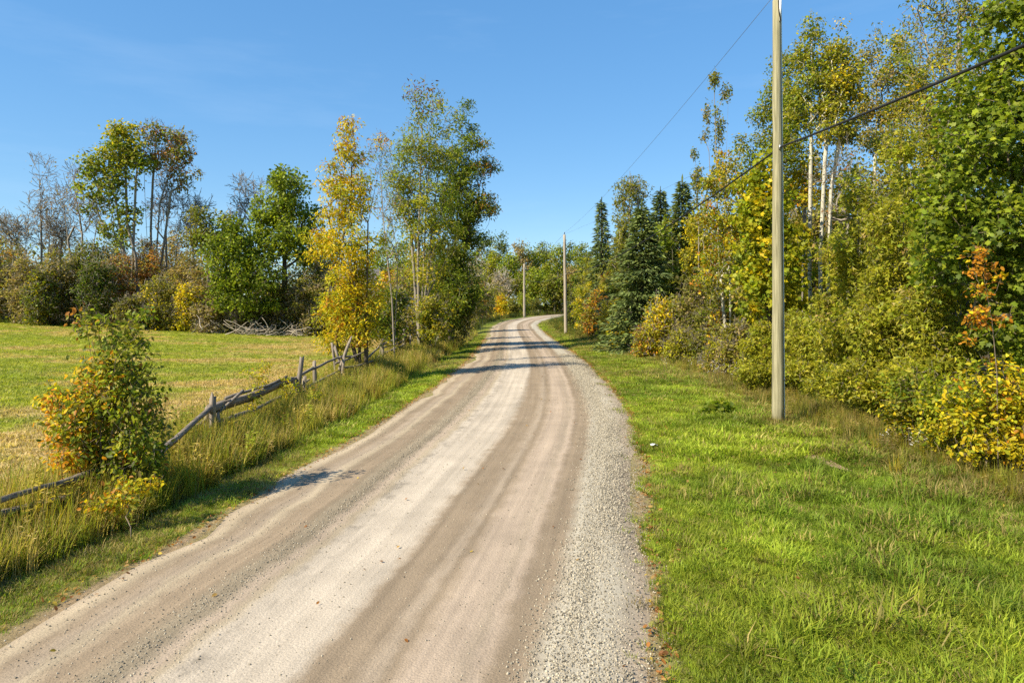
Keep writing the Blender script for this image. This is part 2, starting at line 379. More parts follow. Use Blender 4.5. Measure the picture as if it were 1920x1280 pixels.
# ------------------------------------------------------------------ skeletons
class Skel:
    def __init__(s): s.P = []; s.par = []; s.w = []
    def node(s, p, par): s.P.append(np.asarray(p, float)); s.par.append(par); s.w.append(0.0); return len(s.P) - 1
    def chain(s, pts, par=-1, step=0.6):
        pts = [np.asarray(p, float) for p in pts]; last = par
        if par < 0: last = s.node(pts[0], -1)
        for a, b in zip(pts[:-1], pts[1:]):
            k = max(1, int(np.linalg.norm(b - a) / step))
            for i in range(1, k + 1): last = s.node(a + (b - a) * i / k, last)
        return last
    def attach(s, rng, c, steep, step, zmin, wig=0.08):
        A = np.array(s.P); d = c - A
        hor = np.linalg.norm(d[:, :2], axis=1); want = c[2] - steep * hor
        cost = np.linalg.norm(d, axis=1) + 1.6 * np.maximum(0, A[:, 2] - want) + 4 * np.maximum(0, zmin - A[:, 2]) + 0.25 * np.abs(A[:, 2] - want)
        j = int(np.argmin(cost)); a = A[j]; L = np.linalg.norm(c - a)
        k = max(2, int(L / step)); last = j
        mid = a + (c - a) * 0.5 + np.array([(c - a)[0] * 0.12, (c - a)[1] * 0.12, -0.10 * L])
        for i in range(1, k + 1):
            t = i / k
            p = (1 - t) ** 2 * a + 2 * t * (1 - t) * mid + t * t * c
            if i < k: p = p + rng.normal(size=3) * wig * min(L, 2.0) * 0.5
            last = s.node(p, last)
        return last
    def mesh(s, name, rbase, rtwig, k, mat, mincount=0, taper=0.5):
        Pn = np.array(s.P); par = np.array(s.par); n = len(Pn)
        cnt = np.ones(n)
        for i in range(n - 1, -1, -1):
            if par[i] >= 0: cnt[par[i]] += cnt[i] if True else 0
        roots = np.where(par < 0)[0]; tot = max(cnt[r] for r in roots)
        R = np.maximum(rtwig, rbase * (cnt / tot) ** taper)
        d = np.zeros((n, 3)); d[:, 2] = 1; m = par >= 0
        d[m] = norm(Pn[m] - Pn[par[m]])
        for r in roots:
            ch = np.where(par == r)[0]
            if len(ch): d[r] = d[ch[0]]
        prim = np.full(n, -1)
        for i in range(n):
            p = par[i]
            if p >= 0 and (prim[p] < 0 or cnt[i] > cnt[prim[p]]): prim[p] = i
        ref = np.tile(np.array([0.93, 0.31, 0.17]), (n, 1)); bad = np.abs(np.sum(d * ref, axis=1)) > 0.94
        ref[bad] = (0.1, 0.95, 0.2)
        U = norm(np.cross(d, ref)); W = np.cross(d, U)
        a = np.arange(k) * 2 * math.pi / k; ca = np.cos(a)[None, :, None]; sa = np.sin(a)[None, :, None]
        ring = Pn[:, None] + R[:, None, None] * (ca * U[:, None] + sa * W[:, None])
        e = np.where(m)[0]; side = e[prim[par[e]] != e]
        Rs = np.minimum(R[par[side]], R[side] * 1.25)
        ring2 = Pn[par[side]][:, None] + Rs[:, None, None] * (ca * U[side][:, None] + sa * W[side][:, None])
        V = np.concatenate([ring.reshape(-1, 3), ring2.reshape(-1, 3)])
        start = par[e].copy(); pos = {int(x): i for i, x in enumerate(side)}
        for i, x in enumerate(e):
            if int(x) in pos: start[i] = n + pos[int(x)]
        j = np.arange(k); j2 = (j + 1) % k
        q = np.stack([start[:, None] * k + j, start[:, None] * k + j2, e[:, None] * k + j2, e[:, None] * k + j], axis=2)
        return mesh_np(name, V, q.ravel(), np.full(len(e) * k, 4), mat, smooth=True)

SEED = [100]
def plant(name, label, cat, px, Y, lobes, pal, base_py=None, trunks=None, bark=B_BROWN, r=0.14, rtwig=0.009, k=5, leaf='chip', size=0.12,
          n=110, per=60, rc=0.55, steep=0.7, step=0.55, twigs=1, zmin=0.6, up_w=0.5, out_w=0.5, droop=0.4, group=None, shell=0.42,
          mat=None, singles=0, woody='trunk', leafy='crown', stems=0, coh=0.65, autumn=None, flat=0.75, depth=1.0, ry_depth=None, X=None, taper=0.62, seed=None):
    """One tree or shrub: an Empty at its foot, a woody part (trunk and limbs) and a leafy part.
    lobes: (px, py, rx, ry[, weight]) masses of the crown at distance Y; trunks: list of pixel polylines from the foot up."""
    SEED[0] += 1; rng = np.random.default_rng(seed or SEED[0]); s = Y / F
    bx = (px - CX) * s; foot = np.array([bx, Y, tz(bx, Y)])
    root = tag(empty(name, foot), label, cat, group)
    L = lambda qx, qy, dy=0.0: P(qx, qy, Y) - foot + np.array([0, dy, 0])
    vol = np.array([(lo[4] if len(lo) > 4 else 1.0) * lo[2] * lo[3] for lo in lobes]); vol = vol / vol.sum()
    cnts = np.maximum(2, np.round(vol * n).astype(int)); cen = []; lob_c = []
    for lo, cn in zip(lobes, cnts):
        c = L(lo[0], lo[1]); rx, rz = lo[2] * s, lo[3] * s; ry = rx * depth
        dv = norm(rng.normal(size=(cn, 3))); rad = rng.random((cn, 1)) ** shell
        oy = rng.normal() * rx * 0.25 * depth
        cen.append(c + np.array([0, oy, 0]) + dv * rad * np.array([rx, ry, rz])); lob_c.append(np.repeat(c[None], cn, 0))
    cen = np.concatenate(cen); lob_c = np.concatenate(lob_c)
    cen[:, 2] = np.maximum(cen[:, 2], 0.12)
    sk = Skel()
    top = cen[:, 2].max()
    if stems:
        for i in range(stems):
            a = rng.random() * 6.283; q = 0.12 + 0.25 * rng.random(); sp = 0.10 + 0.25 * rng.random()
            b = np.array([math.cos(a) * q, math.sin(a) * q, -0.12])
            sk.chain([b, b + np.array([math.cos(a) * sp, math.sin(a) * sp, top * rng.uniform(0.25, 0.5)])], -1, 0.35)
    else:
        for t in (trunks or [None]):
            if t is None:
                tx = np.average(cen[:, 0][cen[:, 2] > 0.7 * top]); pts = [np.array([0, 0, -0.3]), np.array([tx * 0.25, 0, top * 0.4]), np.array([tx * 0.8, rng.normal() * 0.1, top * 0.9])]
            else:
                dy = [0.0] + list(rng.normal(size=len(t)) * 0.25 * min(1.0, Y / 45))
                pts = [L(q[0], q[1], dy[i]) for i, q in enumerate(t)]
                pts[0][2] = -0.3
            sk.chain(pts, -1, step * 1.3)
    order = np.argsort(np.linalg.norm(cen[:, :2], axis=1) + 0.6 * cen[:, 2])
    tips = []
    for i in order:
        e = sk.attach(rng, cen[i], steep, step, zmin)
        for q in range(twigs):
            o = norm(rng.normal(size=3) + np.array([0, 0, 0.7]) + norm(cen[i] - lob_c[i]) * 0.6)
            t1 = cen[i] + o * rc * rng.uniform(0.5, 0.8) + rng.normal(size=3) * 0.05 * rc
            m1 = sk.node(t1, e)
            if twigs > 2:
                sk.node(t1 + norm(o + rng.normal(size=3) * 0.5) * rc * rng.uniform(0.4, 0.8), m1)
                sk.node(t1 + norm(o + rng.normal(size=3) * 0.6) * rc * rng.uniform(0.3, 0.7), m1)
    link(woody, sk.mesh(woody, r * 0.85, rtwig, k, bark, taper=taper), root)
    if per:
        ncl = len(cen); m = rng.poisson(per, ncl); cl = np.repeat(np.arange(ncl), m); q = len(cl)
        off = norm(rng.normal(size=(q, 3))) * (rng.random((q, 1)) ** 0.5) * rc * (0.7 + 0.6 * rng.random(ncl))[cl][:, None]
        off[:, 2] *= flat
        pos = cen[cl] + off
        ok = pos[:, 2] > 0.05; pos, cl, off = pos[ok], cl[ok], off[ok]
        ax = np.zeros_like(pos); ax[:, :2] = pos[:, :2] - np.average(cen[:, :2], axis=0)
        out = norm(norm(pos - lob_c[cl]) + norm(off) * 0.6)
        A, B, N = leaf_frames(rng, pos, out, up_w, out_w, droop)
        sz = size * rng.uniform(0.65, 1.25, len(pos)); col = pick_colors(rng, pal, cl, ncl, coh)
        if autumn is not None:
            for (cc, fn) in autumn:
                pr = fn(pos + foot, rng); hit = rng.random(len(pos)) < pr
                col[hit] = np.array(cc) * rng.uniform(0.7, 1.3, (hit.sum(), 1))
        keep = np.ones(len(pos), bool)
        if singles:
            w = pos + foot
            dcam = np.linalg.norm(w - np.array([0, 0, CAM_H]), axis=1)
            fx = CX + F * w[:, 0] / w[:, 1]; fy = HY - F * (w[:, 2] - CAM_H) / w[:, 1]
            face = np.abs(np.sum(N * norm(np.array([0, 0, CAM_H]) - w), axis=1))
            depth_in = w[:, 1] - (cen[cl][:, 1] + foot[1])
            score = sz / dcam * (0.3 + face) - 0.004 * depth_in / max(rc, 0.2) - 1.0 * ((fx < 0) | (fx > 1920) | (fy < 0) | (fy > 1280))
            # the outermost leaves towards the camera show largest
            score = score - 0.0025 * (w[:, 1] - foot[1])
            sel = np.argsort(-score)[:singles]; keep[sel] = False
            me = single_leaf_mesh(leaf)
            for i in sel:
                o = bpy.data.objects.new('leaf', me); C.objects.link(o); o.parent = root
                o.matrix_local = Matrix(((A[i, 0] * sz[i], B[i, 0] * sz[i], N[i, 0] * sz[i], pos[i, 0]), (A[i, 1] * sz[i], B[i, 1] * sz[i], N[i, 1] * sz[i], pos[i, 1]),
                                         (A[i, 2] * sz[i], B[i, 2] * sz[i], N[i, 2] * sz[i], pos[i, 2]), (0, 0, 0, 1)))
                o.color = (*[float(x) for x in col[i]], 1)
        c = link(leafy, leaf_mesh(leafy, leaf, pos[keep], A[keep], B[keep], N[keep], sz[keep], col[keep], mat or M_LEAF), root)
        if singles: c['kind'] = 'stuff'
    return root

def spruce(label, px, Y, top_py, hw, base_py=None, group=None, pal=None, cat='spruce tree', name='spruce_tree', clear=0.06, dens=1.0, droop=0.35, bare_top=0.0, size=0.34):
    SEED[0] += 1; rng = np.random.default_rng(SEED[0]); s = Y / F
    x = (px - CX) * s; foot = np.array([x, Y, tz(x, Y)]); H = CAM_H + (HY - top_py) * s - foot[2]; Rm = hw * s
    root = tag(empty(name, foot), label, cat, group)
    sk = Skel(); tipn = sk.chain([(0, 0, -0.2), (0.05, 0, H * 0.5), (0, 0, H)], -1, 0.45)
    tn = [i for i in range(len(sk.P))]; zs = np.array([p[2] for p in sk.P])
    pos, A0, wts = [], [], []
    z = H * clear; a = rng.random() * 6.28
    while z < H * 0.985:
        t = 1 - z / H
        R = Rm * (t ** 0.86) + 0.08
        a += 2.4 + rng.normal() * 0.5; Rb = R * rng.uniform(0.55, 1.15)
        o = np.array([math.cos(a), math.sin(a), 0]); j = int(np.argmin(np.abs(zs - z)))
        p0 = np.array([sk.P[tn[j]][0], sk.P[tn[j]][1], z]); dr = droop * rng.uniform(0.6, 1.4)
        q = max(2, int(Rb / 0.4)); last = tn[j]
        for i in range(1, q + 1):
            f = i / q; last = sk.node(p0 + o * Rb * f + np.array([0, 0, -dr * Rb * f * (1.15 - 0.75 * f)]), last)
        m = max(6, int(Rb * 24 * dens))
        f = rng.random(m) ** 0.6
        bp = p0 + o * (Rb * f)[:, None] + np.array([0, 0, 1.0]) * (-dr * Rb * f * (1.15 - 0.75 * f))[:, None]
        sd = np.array([-o[1], o[0], 0]); w = rng.normal(size=m) * (0.10 + 0.26 * (1 - f * 0.6) * min(Rb, 1.8) * 0.6)
        bp = bp + sd * w[:, None] + rng.normal(size=(m, 3)) * 0.06
        pos.append(bp); A0.append(norm(o + sd * (np.sign(w) * 0.6)[:, None] + np.array([0, 0, -0.2]) + rng.normal(size=(m, 3)) * 0.3))
        z += max(0.020, 0.085 * (0.3 + 0.7 * t)) / dens * (H / 14)
    pos.append(np.array([[0, 0, H - 0.05 * i] for i in range(6)])); A0.append(np.tile([0.05, 0, 1.0], (6, 1)))
    pos = np.concatenate(pos); A = norm(np.concatenate(A0)); n = len(pos)
    N = norm(rng.normal(size=(n, 3)) * 0.6 + np.array([0, 0, 1.0])); N = norm(N - A * np.sum(A * N, axis=1, keepdims=True)); B = np.cross(N, A)
    cl = (pos[:, 2] / max(H, 1) * 30).astype(int).clip(0, 31)
    col = pick_colors(rng, pal or [((0.070, 0.096, 0.036), 3), ((0.105, 0.135, 0.046), 2), ((0.050, 0.072, 0.032), 2)], cl, 32, 0.4)
    link('trunk', sk.mesh('trunk', 0.014 * H + 0.04, 0.010, 4, B_DARK), root)
    link('crown', leaf_mesh('crown', 'needle', pos, A, B, N, size * rng.uniform(0.6, 1.25, n), col, M_NEEDLE), root)
    return root

# ------------------------------------------------------------------ ground, field, road
def axis(parts):
    a = []
    for lo, hi, st in parts: a.append(np.arange(lo, hi, st))
    return np.unique(np.concatenate(a + [np.array([parts[-1][1]])]))
def grid_mesh(name, xs, ys, zf, cf, mat, mask=None):
    X, Yg = np.meshgrid(xs, ys); x = X.ravel(); y = Yg.ravel()
    V = np.stack([x, y, zf(x, y)], axis=1); nx, ny = len(xs), len(ys)
    i = (np.arange(ny - 1)[:, None] * nx + np.arange(nx - 1)[None]).ravel()
    q = np.stack([i, i + 1, i + nx + 1, i + nx], axis=1)
    if mask is not None:
        cx = (x[q].mean(axis=1)); cy = y[q].mean(axis=1); q = q[mask(cx, cy)]
    return mesh_np(name, V, q.ravel(), np.full(len(q), 4), mat, cf(x, y), smooth=True)
GREEN, GREEN2, STRAW, LITTER, WEED = map(np.array, ((0.19, 0.22, 0.025), (0.13, 0.17, 0.02), (0.48, 0.355, 0.155), (0.075, 0.058, 0.03), (0.15, 0.13, 0.035)))
def edges(y): c = np.interp(y, RS_Y, RS_X); h = np.interp(y, RS_Y, RS_H); return c - h, c + h
def ground_color(x, y):
    le, re = edges(y); n = fbm(x * 0.5, y * 0.5, 31, 4)[:, None]; n2 = fbm(x * 0.12, y * 0.12, 37, 3)[:, None]
    c = GREEN * (1 - n) + GREEN2 * n
    dry = sstep(0.50, 0.68, n2) * 0.45
    c = c * (1 - dry) + WEED * dry
    tl = np.interp(y, [0, 13, 22, 32, 45, 62, 80, 110], [10.5, 9.4, 9.2, 9.8, 9.8, 7.6, 7.4, 7.0])
    d = sstep(-3.2, -0.6, x - tl + (n[:, 0] - 0.5) * 2)[:, None] * 0.8; c = c * (1 - d) + WEED * d
    d = sstep(-0.2, 1.2, x - tl)[:, None]; c = c * (1 - d) + LITTER * d
    d = (sstep(-1.6, -2.4, x - le) * sstep(-9.5, -7.0, x))[:, None] * 0.85; c = c * (1 - d) + WEED * d
    d = sstep(76, 80, y)[:, None] * sstep(-5, -9, x)[:, None]; c = c * (1 - d) + LITTER * d
    ed = (np.exp(-((x - re) / 0.28) ** 2) + np.exp(-((x - le) / 0.28) ** 2))[:, None].clip(0, 1) * sstep(130, 60, y)[:, None]
    c = c * (1 - ed) + np.array([0.30, 0.215, 0.13]) * ed
    return np.clip(c, 0.01, 0.6)
gx = axis([(-2500, -300, 200), (-300, -90, 15), (-90, -12, 3), (-12, 12, 0.3), (12, 60, 2.5), (60, 300, 15), (300, 2600, 200)])
gy = axis([(-60, -6, 6), (-6, 40, 0.35), (40, 90, 1.0), (90, 260, 5), (260, 600, 30), (600, 3000, 200)])
tag(link('ground', grid_mesh('ground', gx, gy, lambda x, y: terrain(x, y) - 0.02, ground_color, M_GROUND)), kind='structure')

def straw_amount(x, y):                                    # mown windrows curving round the corner of the field
    w = y * 0.9 - 0.10 * x + 0.010 * (x + 14) ** 2 + 5.0 * (fbm(x * 0.055, y * 0.07, 71, 3) - 0.5) * 2
    xr = x + 0.35 * y; yr = y - 0.012 * (x + 18) ** 2 * np.sign(1.0)
    n = fbm(xr * 0.07, yr * 0.34, 73, 4); n3 = fbm(x * 0.5, y * 0.8, 74, 4); n4 = fbm(x * 0.045, y * 0.06, 79, 2)
    s = 0.5 + 0.5 * np.sin(w * 2 * math.pi / 4.4)
    v = 0.13 * s + 0.62 * n + 0.50 * n3 + 0.45 * n4
    e = sstep(-15, -9.0, x) * 0.36 * sstep(42, 18, y) + sstep(-27, -9, x) * sstep(42, 58, y) * 0.30   # drier near the fence
    return sstep(0.76, 1.06, v + e)
def field_color(x, y):
    s = straw_amount(x, y)[:, None]; n = fbm(x * 0.8, y * 1.6, 75, 3)[:, None]
    g = np.array([0.37, 0.385, 0.045]) * (1 - n) + np.array([0.22, 0.285, 0.03]) * n
    return g * (1 - s) + STRAW * s
def field_mask(x, y): return (x < -8.3) & (x > -150) & (y < 72 + (x + 60) * 0.03)
fx = axis([(-150, -70, 4), (-70, -8, 0.45)]); fy = axis([(-4, 74, 0.35)])
def field_z(x, y): return terrain(x, y) + 0.012 + 0.05 * straw_amount(x, y)
tag(link('hay_field', grid_mesh('hay_field', fx, fy, field_z, field_color, M_GROUND, field_mask)), kind='structure')

def spline(pts, per=10):
    pts = np.array(pts, float); out = []
    Q = np.vstack([2 * pts[0] - pts[1], pts, 2 * pts[-1] - pts[-2]])
    for i in range(1, len(Q) - 2):
        d = np.linalg.norm(Q[i + 1][:2] - Q[i][:2]); k = max(3, int(d / 0.5)) if d < 25 else max(4, int(d / 1.2))
        t = np.arange(k)[:, None] / k
        out.append(0.5 * (2 * Q[i] + (-Q[i - 1] + Q[i + 1]) * t + (2 * Q[i - 1] - 5 * Q[i] + 4 * Q[i + 1] - Q[i + 2]) * t ** 2 + (-Q[i - 1] + 3 * Q[i] - 3 * Q[i + 1] + Q[i + 2]) * t ** 3))
    return np.vstack(out + [pts[-1:]])
SP = spline(RS); T_ = norm(np.gradient(SP[:, :2], axis=0)); NR = np.stack([T_[:, 1], -T_[:, 0]], axis=1)
ALONG = np.concatenate([[0], np.cumsum(np.linalg.norm(np.diff(SP[:, :2], axis=0), axis=1))])
US = np.linspace(0, 1, 29)
RUT = 0.02 * np.exp(-((US - 0.895) / 0.05) ** 2) + 0.03 * np.exp(-((US - 0.26) / 0.025) ** 2) - 0.015 * np.exp(-((US - 0.43) / 0.06) ** 2) - 0.012 * np.exp(-((US - 0.58) / 0.04) ** 2)
def road_surface():
    n, k = len(SP), len(US)
    jl = (vnoise(ALONG * 0.9, ALONG * 0, 3) - 0.5) * 0.35 + (vnoise(ALONG * 0.25, ALONG * 0, 4) - 0.5) * 0.4
    jr = (vnoise(ALONG * 0.9, ALONG * 0, 8) - 0.5) * 0.25 + (vnoise(ALONG * 0.25, ALONG * 0, 9) - 0.5) * 0.3
    o = -SP[:, 2][:, None] + 2 * SP[:, 2][:, None] * US[None] + jl[:, None] * (1 - US)[None] ** 6 + jr[:, None] * US[None] ** 6
    XY = SP[:, None, :2] + o[:, :, None] * NR[:, None]
    x = XY[..., 0].ravel(); y = XY[..., 1].ravel()
    crown = (0.07 * (1 - (2 * US - 1) ** 2) + RUT)[None].repeat(n, 0).ravel()
    z = 0.015 * (np.clip(y, 80, 330) - 80) + 0.004 + crown
    ee = np.zeros(k); ee[0] = ee[-1] = -0.05; ee[1] = ee[-2] = -0.008; z = z + ee[None].repeat(n, 0).ravel()
    uu = US[None].repeat(n, 0).ravel(); aa = ALONG[:, None].repeat(k, 1).ravel()
    i = (np.arange(n - 1)[:, None] * k + np.arange(k - 1)[None]).ravel()
    q = np.stack([i, i + 1, i + k + 1, i + k], axis=1)
    return mesh_np('gravel_road', np.stack([x, y, z], 1), q.ravel(), np.full(len(q), 4), M_ROAD, attrs={'across': uu, 'along': aa}, smooth=True)
tag(link('gravel_road', road_surface()), kind='structure')
def on_road(u, a):                                        # across 0..1, along metres -> x, y, z
    i = np.searchsorted(ALONG, a).clip(1, len(ALONG) - 1); f = ((a - ALONG[i - 1]) / (ALONG[i] - ALONG[i - 1]))[:, None]
    c = SP[i - 1] * (1 - f) + SP[i] * f; nr = norm(NR[i - 1] * (1 - f) + NR[i] * f)
    xy = c[:, :2] + nr * ((2 * u - 1) * c[:, 2])[:, None]
    z = 0.015 * (np.clip(xy[:, 1], 80, 330) - 80) + 0.004 + 0.07 * (1 - (2 * u - 1) ** 2) + np.interp(u, US, RUT)
    return np.column_stack([xy, z])

# worn earth rut on the verge, left of the near pole
rp = spline([(6.1, 21.2, .05), (6.5, 19.3, .20), (6.3, 17.6, .27), (6.15, 16.0, .25), (6.3, 14.4, .22), (6.55, 13.2, .04)])
rt = norm(np.gradient(rp[:, :2], axis=0)); rn = np.stack([rt[:, 1], -rt[:, 0]], 1)
ru = np.linspace(-1, 1, 5); rj = (vnoise(np.arange(len(rp)) * 0.7, np.zeros(len(rp)), 55) - 0.5) * 0.3
rxy = rp[:, None, :2] + rn[:, None] * ((ru[None] + rj[:, None] * 2.0) * rp[:, 2][:, None] * (0.7 + 0.6 * vnoise(np.arange(len(rp)) * 0.9, np.zeros(len(rp)), 58))[:, None])[:, :, None]
rx_, ry_ = rxy[..., 0].ravel(), rxy[..., 1].ravel()
i_ = (np.arange(len(rp) - 1)[:, None] * 5 + np.arange(4)[None]).ravel()
q_ = np.stack([i_, i_ + 1, i_ + 6, i_ + 5], 1)
rcol = np.array([0.36, 0.25, 0.15]) * (0.75 + 0.5 * fbm(rx_ * 3, ry_ * 3, 9))[:, None]
tag(link('bare_earth_path', mesh_np('bare_earth_path', np.stack([rx_, ry_, terrain(rx_, ry_) + 0.022], 1), q_.ravel(), np.full(len(q_), 4), M_GROUND, rcol, smooth=True)), kind='structure')

# ------------------------------------------------------------------ scattered ground cover (stuff)
def scatter(name, pts, rot, scl, tint, pick, sources):
    n = len(pts); me = bpy.data.meshes.new(name)
    me.vertices.add(n); me.vertices.foreach_set('co', np.asarray(pts, np.float32).ravel())
    a = me.attributes.new('rot', 'FLOAT_VECTOR', 'POINT'); a.data.foreach_set('vector', np.asarray(rot, np.float32).ravel())
    a = me.attributes.new('scl', 'FLOAT', 'POINT'); a.data.foreach_set('value', np.asarray(scl, np.float32))
    t = np.ones((n, 4), np.float32); t[:, :3] = tint
    a = me.attributes.new('tint', 'FLOAT_COLOR', 'POINT'); a.data.foreach_set('color', t.ravel())
    a = me.attributes.new('pick', 'INT', 'POINT'); a.data.foreach_set('value', np.asarray(pick, np.int32))
    o = link(name, me)
    ng = bpy.data.node_groups.new(name, 'GeometryNodeTree')
    ng.interface.new_socket('Geometry', in_out='INPUT', socket_type='NodeSocketGeometry')
    ng.interface.new_socket('Geometry', in_out='OUTPUT', socket_type='NodeSocketGeometry')
    N = ng.nodes; K = ng.links
    gi = N.new('NodeGroupInput'); go = N.new('NodeGroupOutput'); ip = N.new('GeometryNodeInstanceOnPoints')
    def attr(nm, ty):
        q = N.new('GeometryNodeInputNamedAttribute'); q.data_type = ty; q.inputs['Name'].default_value = nm
        return next(s for s in q.outputs if s.name == 'Attribute' and s.enabled)
    jg = N.new('GeometryNodeGeometryToInstance')
    for s_ in reversed(sources):
        oi = N.new('GeometryNodeObjectInfo'); oi.inputs['Object'].default_value = s_; oi.inputs['As Instance'].default_value = True
        K.new(oi.outputs['Geometry'], jg.inputs[0])
    K.new(gi.outputs[0], ip.inputs['Points'])
    if len(sources) == 1:
        K.new(oi.outputs['Geometry'], ip.inputs['Instance']); N.remove(jg)
    else:
        jj = N.new('GeometryNodeJoinGeometry'); N.remove(jg)
        for s_ in [q for q in N if q.bl_idname == 'GeometryNodeObjectInfo']: K.new(s_.outputs['Geometry'], jj.inputs[0])
        K.new(jj.outputs[0], ip.inputs['Instance']); ip.inputs['Pick Instance'].default_value = True
        K.new(attr('pick', 'INT'), ip.inputs['Instance Index'])
    er = N.new('FunctionNodeEulerToRotation'); K.new(attr('rot', 'FLOAT_VECTOR'), er.inputs[0]); K.new(er.outputs[0], ip.inputs['Rotation'])
    K.new(attr('scl', 'FLOAT'), ip.inputs['Scale'])
    K.new(ip.outputs[0], go.inputs[0])
    md = o.modifiers.new('scatter', 'NODES'); md.node_group = ng
    return tag(o, kind='stuff')
def source(name, me):
    return bpy.data.objects.new(name, me)
def tuft(name, seed, blades, h, spread, lean, w, mat=M_GRASS):
    rng = np.random.default_rng(seed); V = []; L = []; S = []
    for b in range(blades):
        a = rng.random() * 6.283; r = spread * rng.random() ** 0.7; hh = h * rng.uniform(0.5, 1.15); ln = lean * rng.uniform(0.2, 1.3)
        x, y = r * math.cos(a), r * math.sin(a); a2 = a + rng.normal() * 0.8; ox, oy = math.cos(a2), math.sin(a2); sx, sy = -oy * w / 2, ox * w / 2
        i = len(V); ww = rng.uniform(0.7, 1.2)
        for f, q in ((0, 1.0), (0.55, 0.85)):
            cx, cy, cz = x + ox * ln * hh * f * f, y + oy * ln * hh * f * f, hh * f * (1 - 0.12 * ln * f)
            V += [(cx - sx * q * ww, cy - sy * q * ww, cz), (cx + sx * q * ww, cy + sy * q * ww, cz)]
        V.append((x + ox * ln * hh, y + oy * ln * hh, hh * (1 - 0.3 * ln)))
        L += [i, i + 1, i + 3, i + 2, i + 2, i + 3, i + 4]; S += [4, 3]
    return source(name, mesh_np(name, V, L, S, mat))
def herb(name, seed, h, stems, leaves, ls, mat=M_GRASS, top=0.0, wide=0.32):
    rng = np.random.default_rng(seed); pos, A, N = [], [], []
    mb = MB()
    for s_ in range(stems):
        a = rng.random() * 6.283; r = wide * 0.4 * rng.random(); b = np.array([r * math.cos(a), r * math.sin(a), 0]); t = b + np.array([math.cos(a) * wide * 0.4, math.sin(a) * wide * 0.4, h * rng.uniform(0.7, 1.1)])
        mb.tube([b, t], [0.006, 0.003], 3, False)
        for i in range(leaves):
            f = rng.uniform(0.15, 1.0); p = b + (t - b) * f; a2 = rng.random() * 6.283; o = np.array([math.cos(a2), math.sin(a2), 0.35])
            pos.append(p); A.append(o + rng.normal(size=3) * 0.2); N.append(np.array([0, 0, 1.0]) + rng.normal(size=3) * 0.4)
    pos = np.array(pos); A = norm(np.array(A)); N = np.array(N); N = norm(N - A * np.sum(A * N, axis=1, keepdims=True)); B = np.cross(N, A)
    T, faces = LEAF['ash']; sz = ls * rng.uniform(0.6, 1.2, len(pos))
    V = (pos[:, None] + sz[:, None, None] * (T[None, :, 0, None] * A[:, None] + T[None, :, 1, None] * B[:, None] + T[None, :, 2, None] * N[:, None])).reshape(-1, 3)
    fs = [tuple(i * len(T) + j for j in f) for i in range(len(pos)) for f in faces]
    mb.add(V, fs)
    return source(name, mesh_np(name, mb.V, mb.L, mb.S, mat))
rng = np.random.default_rng(7)
T_SHORT = [tuft('grass_tuft', 11, 18, 0.085, 0.10, 0.9, 0.009), tuft('grass_tuft', 12, 16, 0.12, 0.10, 1.0, 0.010), tuft('grass_tuft', 13, 20, 0.065, 0.12, 1.1, 0.009)]
T_LONG = [tuft('long_grass_tuft', 21, 11, 0.28, 0.10, 0.8, 0.012), tuft('long_grass_tuft', 22, 9, 0.24, 0.10, 1.1, 0.013)]
T_FAR = [tuft('grass_clump', 31, 22, 0.17, 0.24, 0.7, 0.028), tuft('grass_clump', 32, 24, 0.22, 0.28, 0.8, 0.03)]
T_HAY = [tuft('stubble_clump', 41, 20, 0.10, 0.24, 0.9, 0.026), tuft('stubble_clump', 42, 22, 0.13, 0.28, 1.0, 0.03)]
T_DRY = [tuft('dry_grass_tuft', 51, 24, 0.74, 0.17, 0.35, 0.013), tuft('dry_grass_tuft', 52, 24, 0.58, 0.19, 0.55, 0.013)]
T_HERB = [herb('leafy_weed', 61, 0.65, 4, 16, 0.11), herb('leafy_weed', 62, 0.85, 3, 22, 0.10), herb('leafy_weed', 63, 0.40, 5, 12, 0.12)]
def rots(n, tilt=0.15): return np.column_stack([rng.normal(size=n) * tilt, rng.normal(size=n) * tilt, rng.random(n) * 6.283])
def inview(x, y, m=4.0): return (np.abs(x) < 0.80 * y + m) & (y > 4.2)
def treeline(y): return np.interp(y, [0, 13, 22, 32, 45, 62, 80, 110], [10.5, 9.6, 9.4, 10.0, 10.0, 7.8, 7.6, 7.2])
def rutdist(x, y): return np.min(np.linalg.norm(np.stack([x, y], 1)[:, None] - rp[None, ::3, :2], axis=2), axis=1)

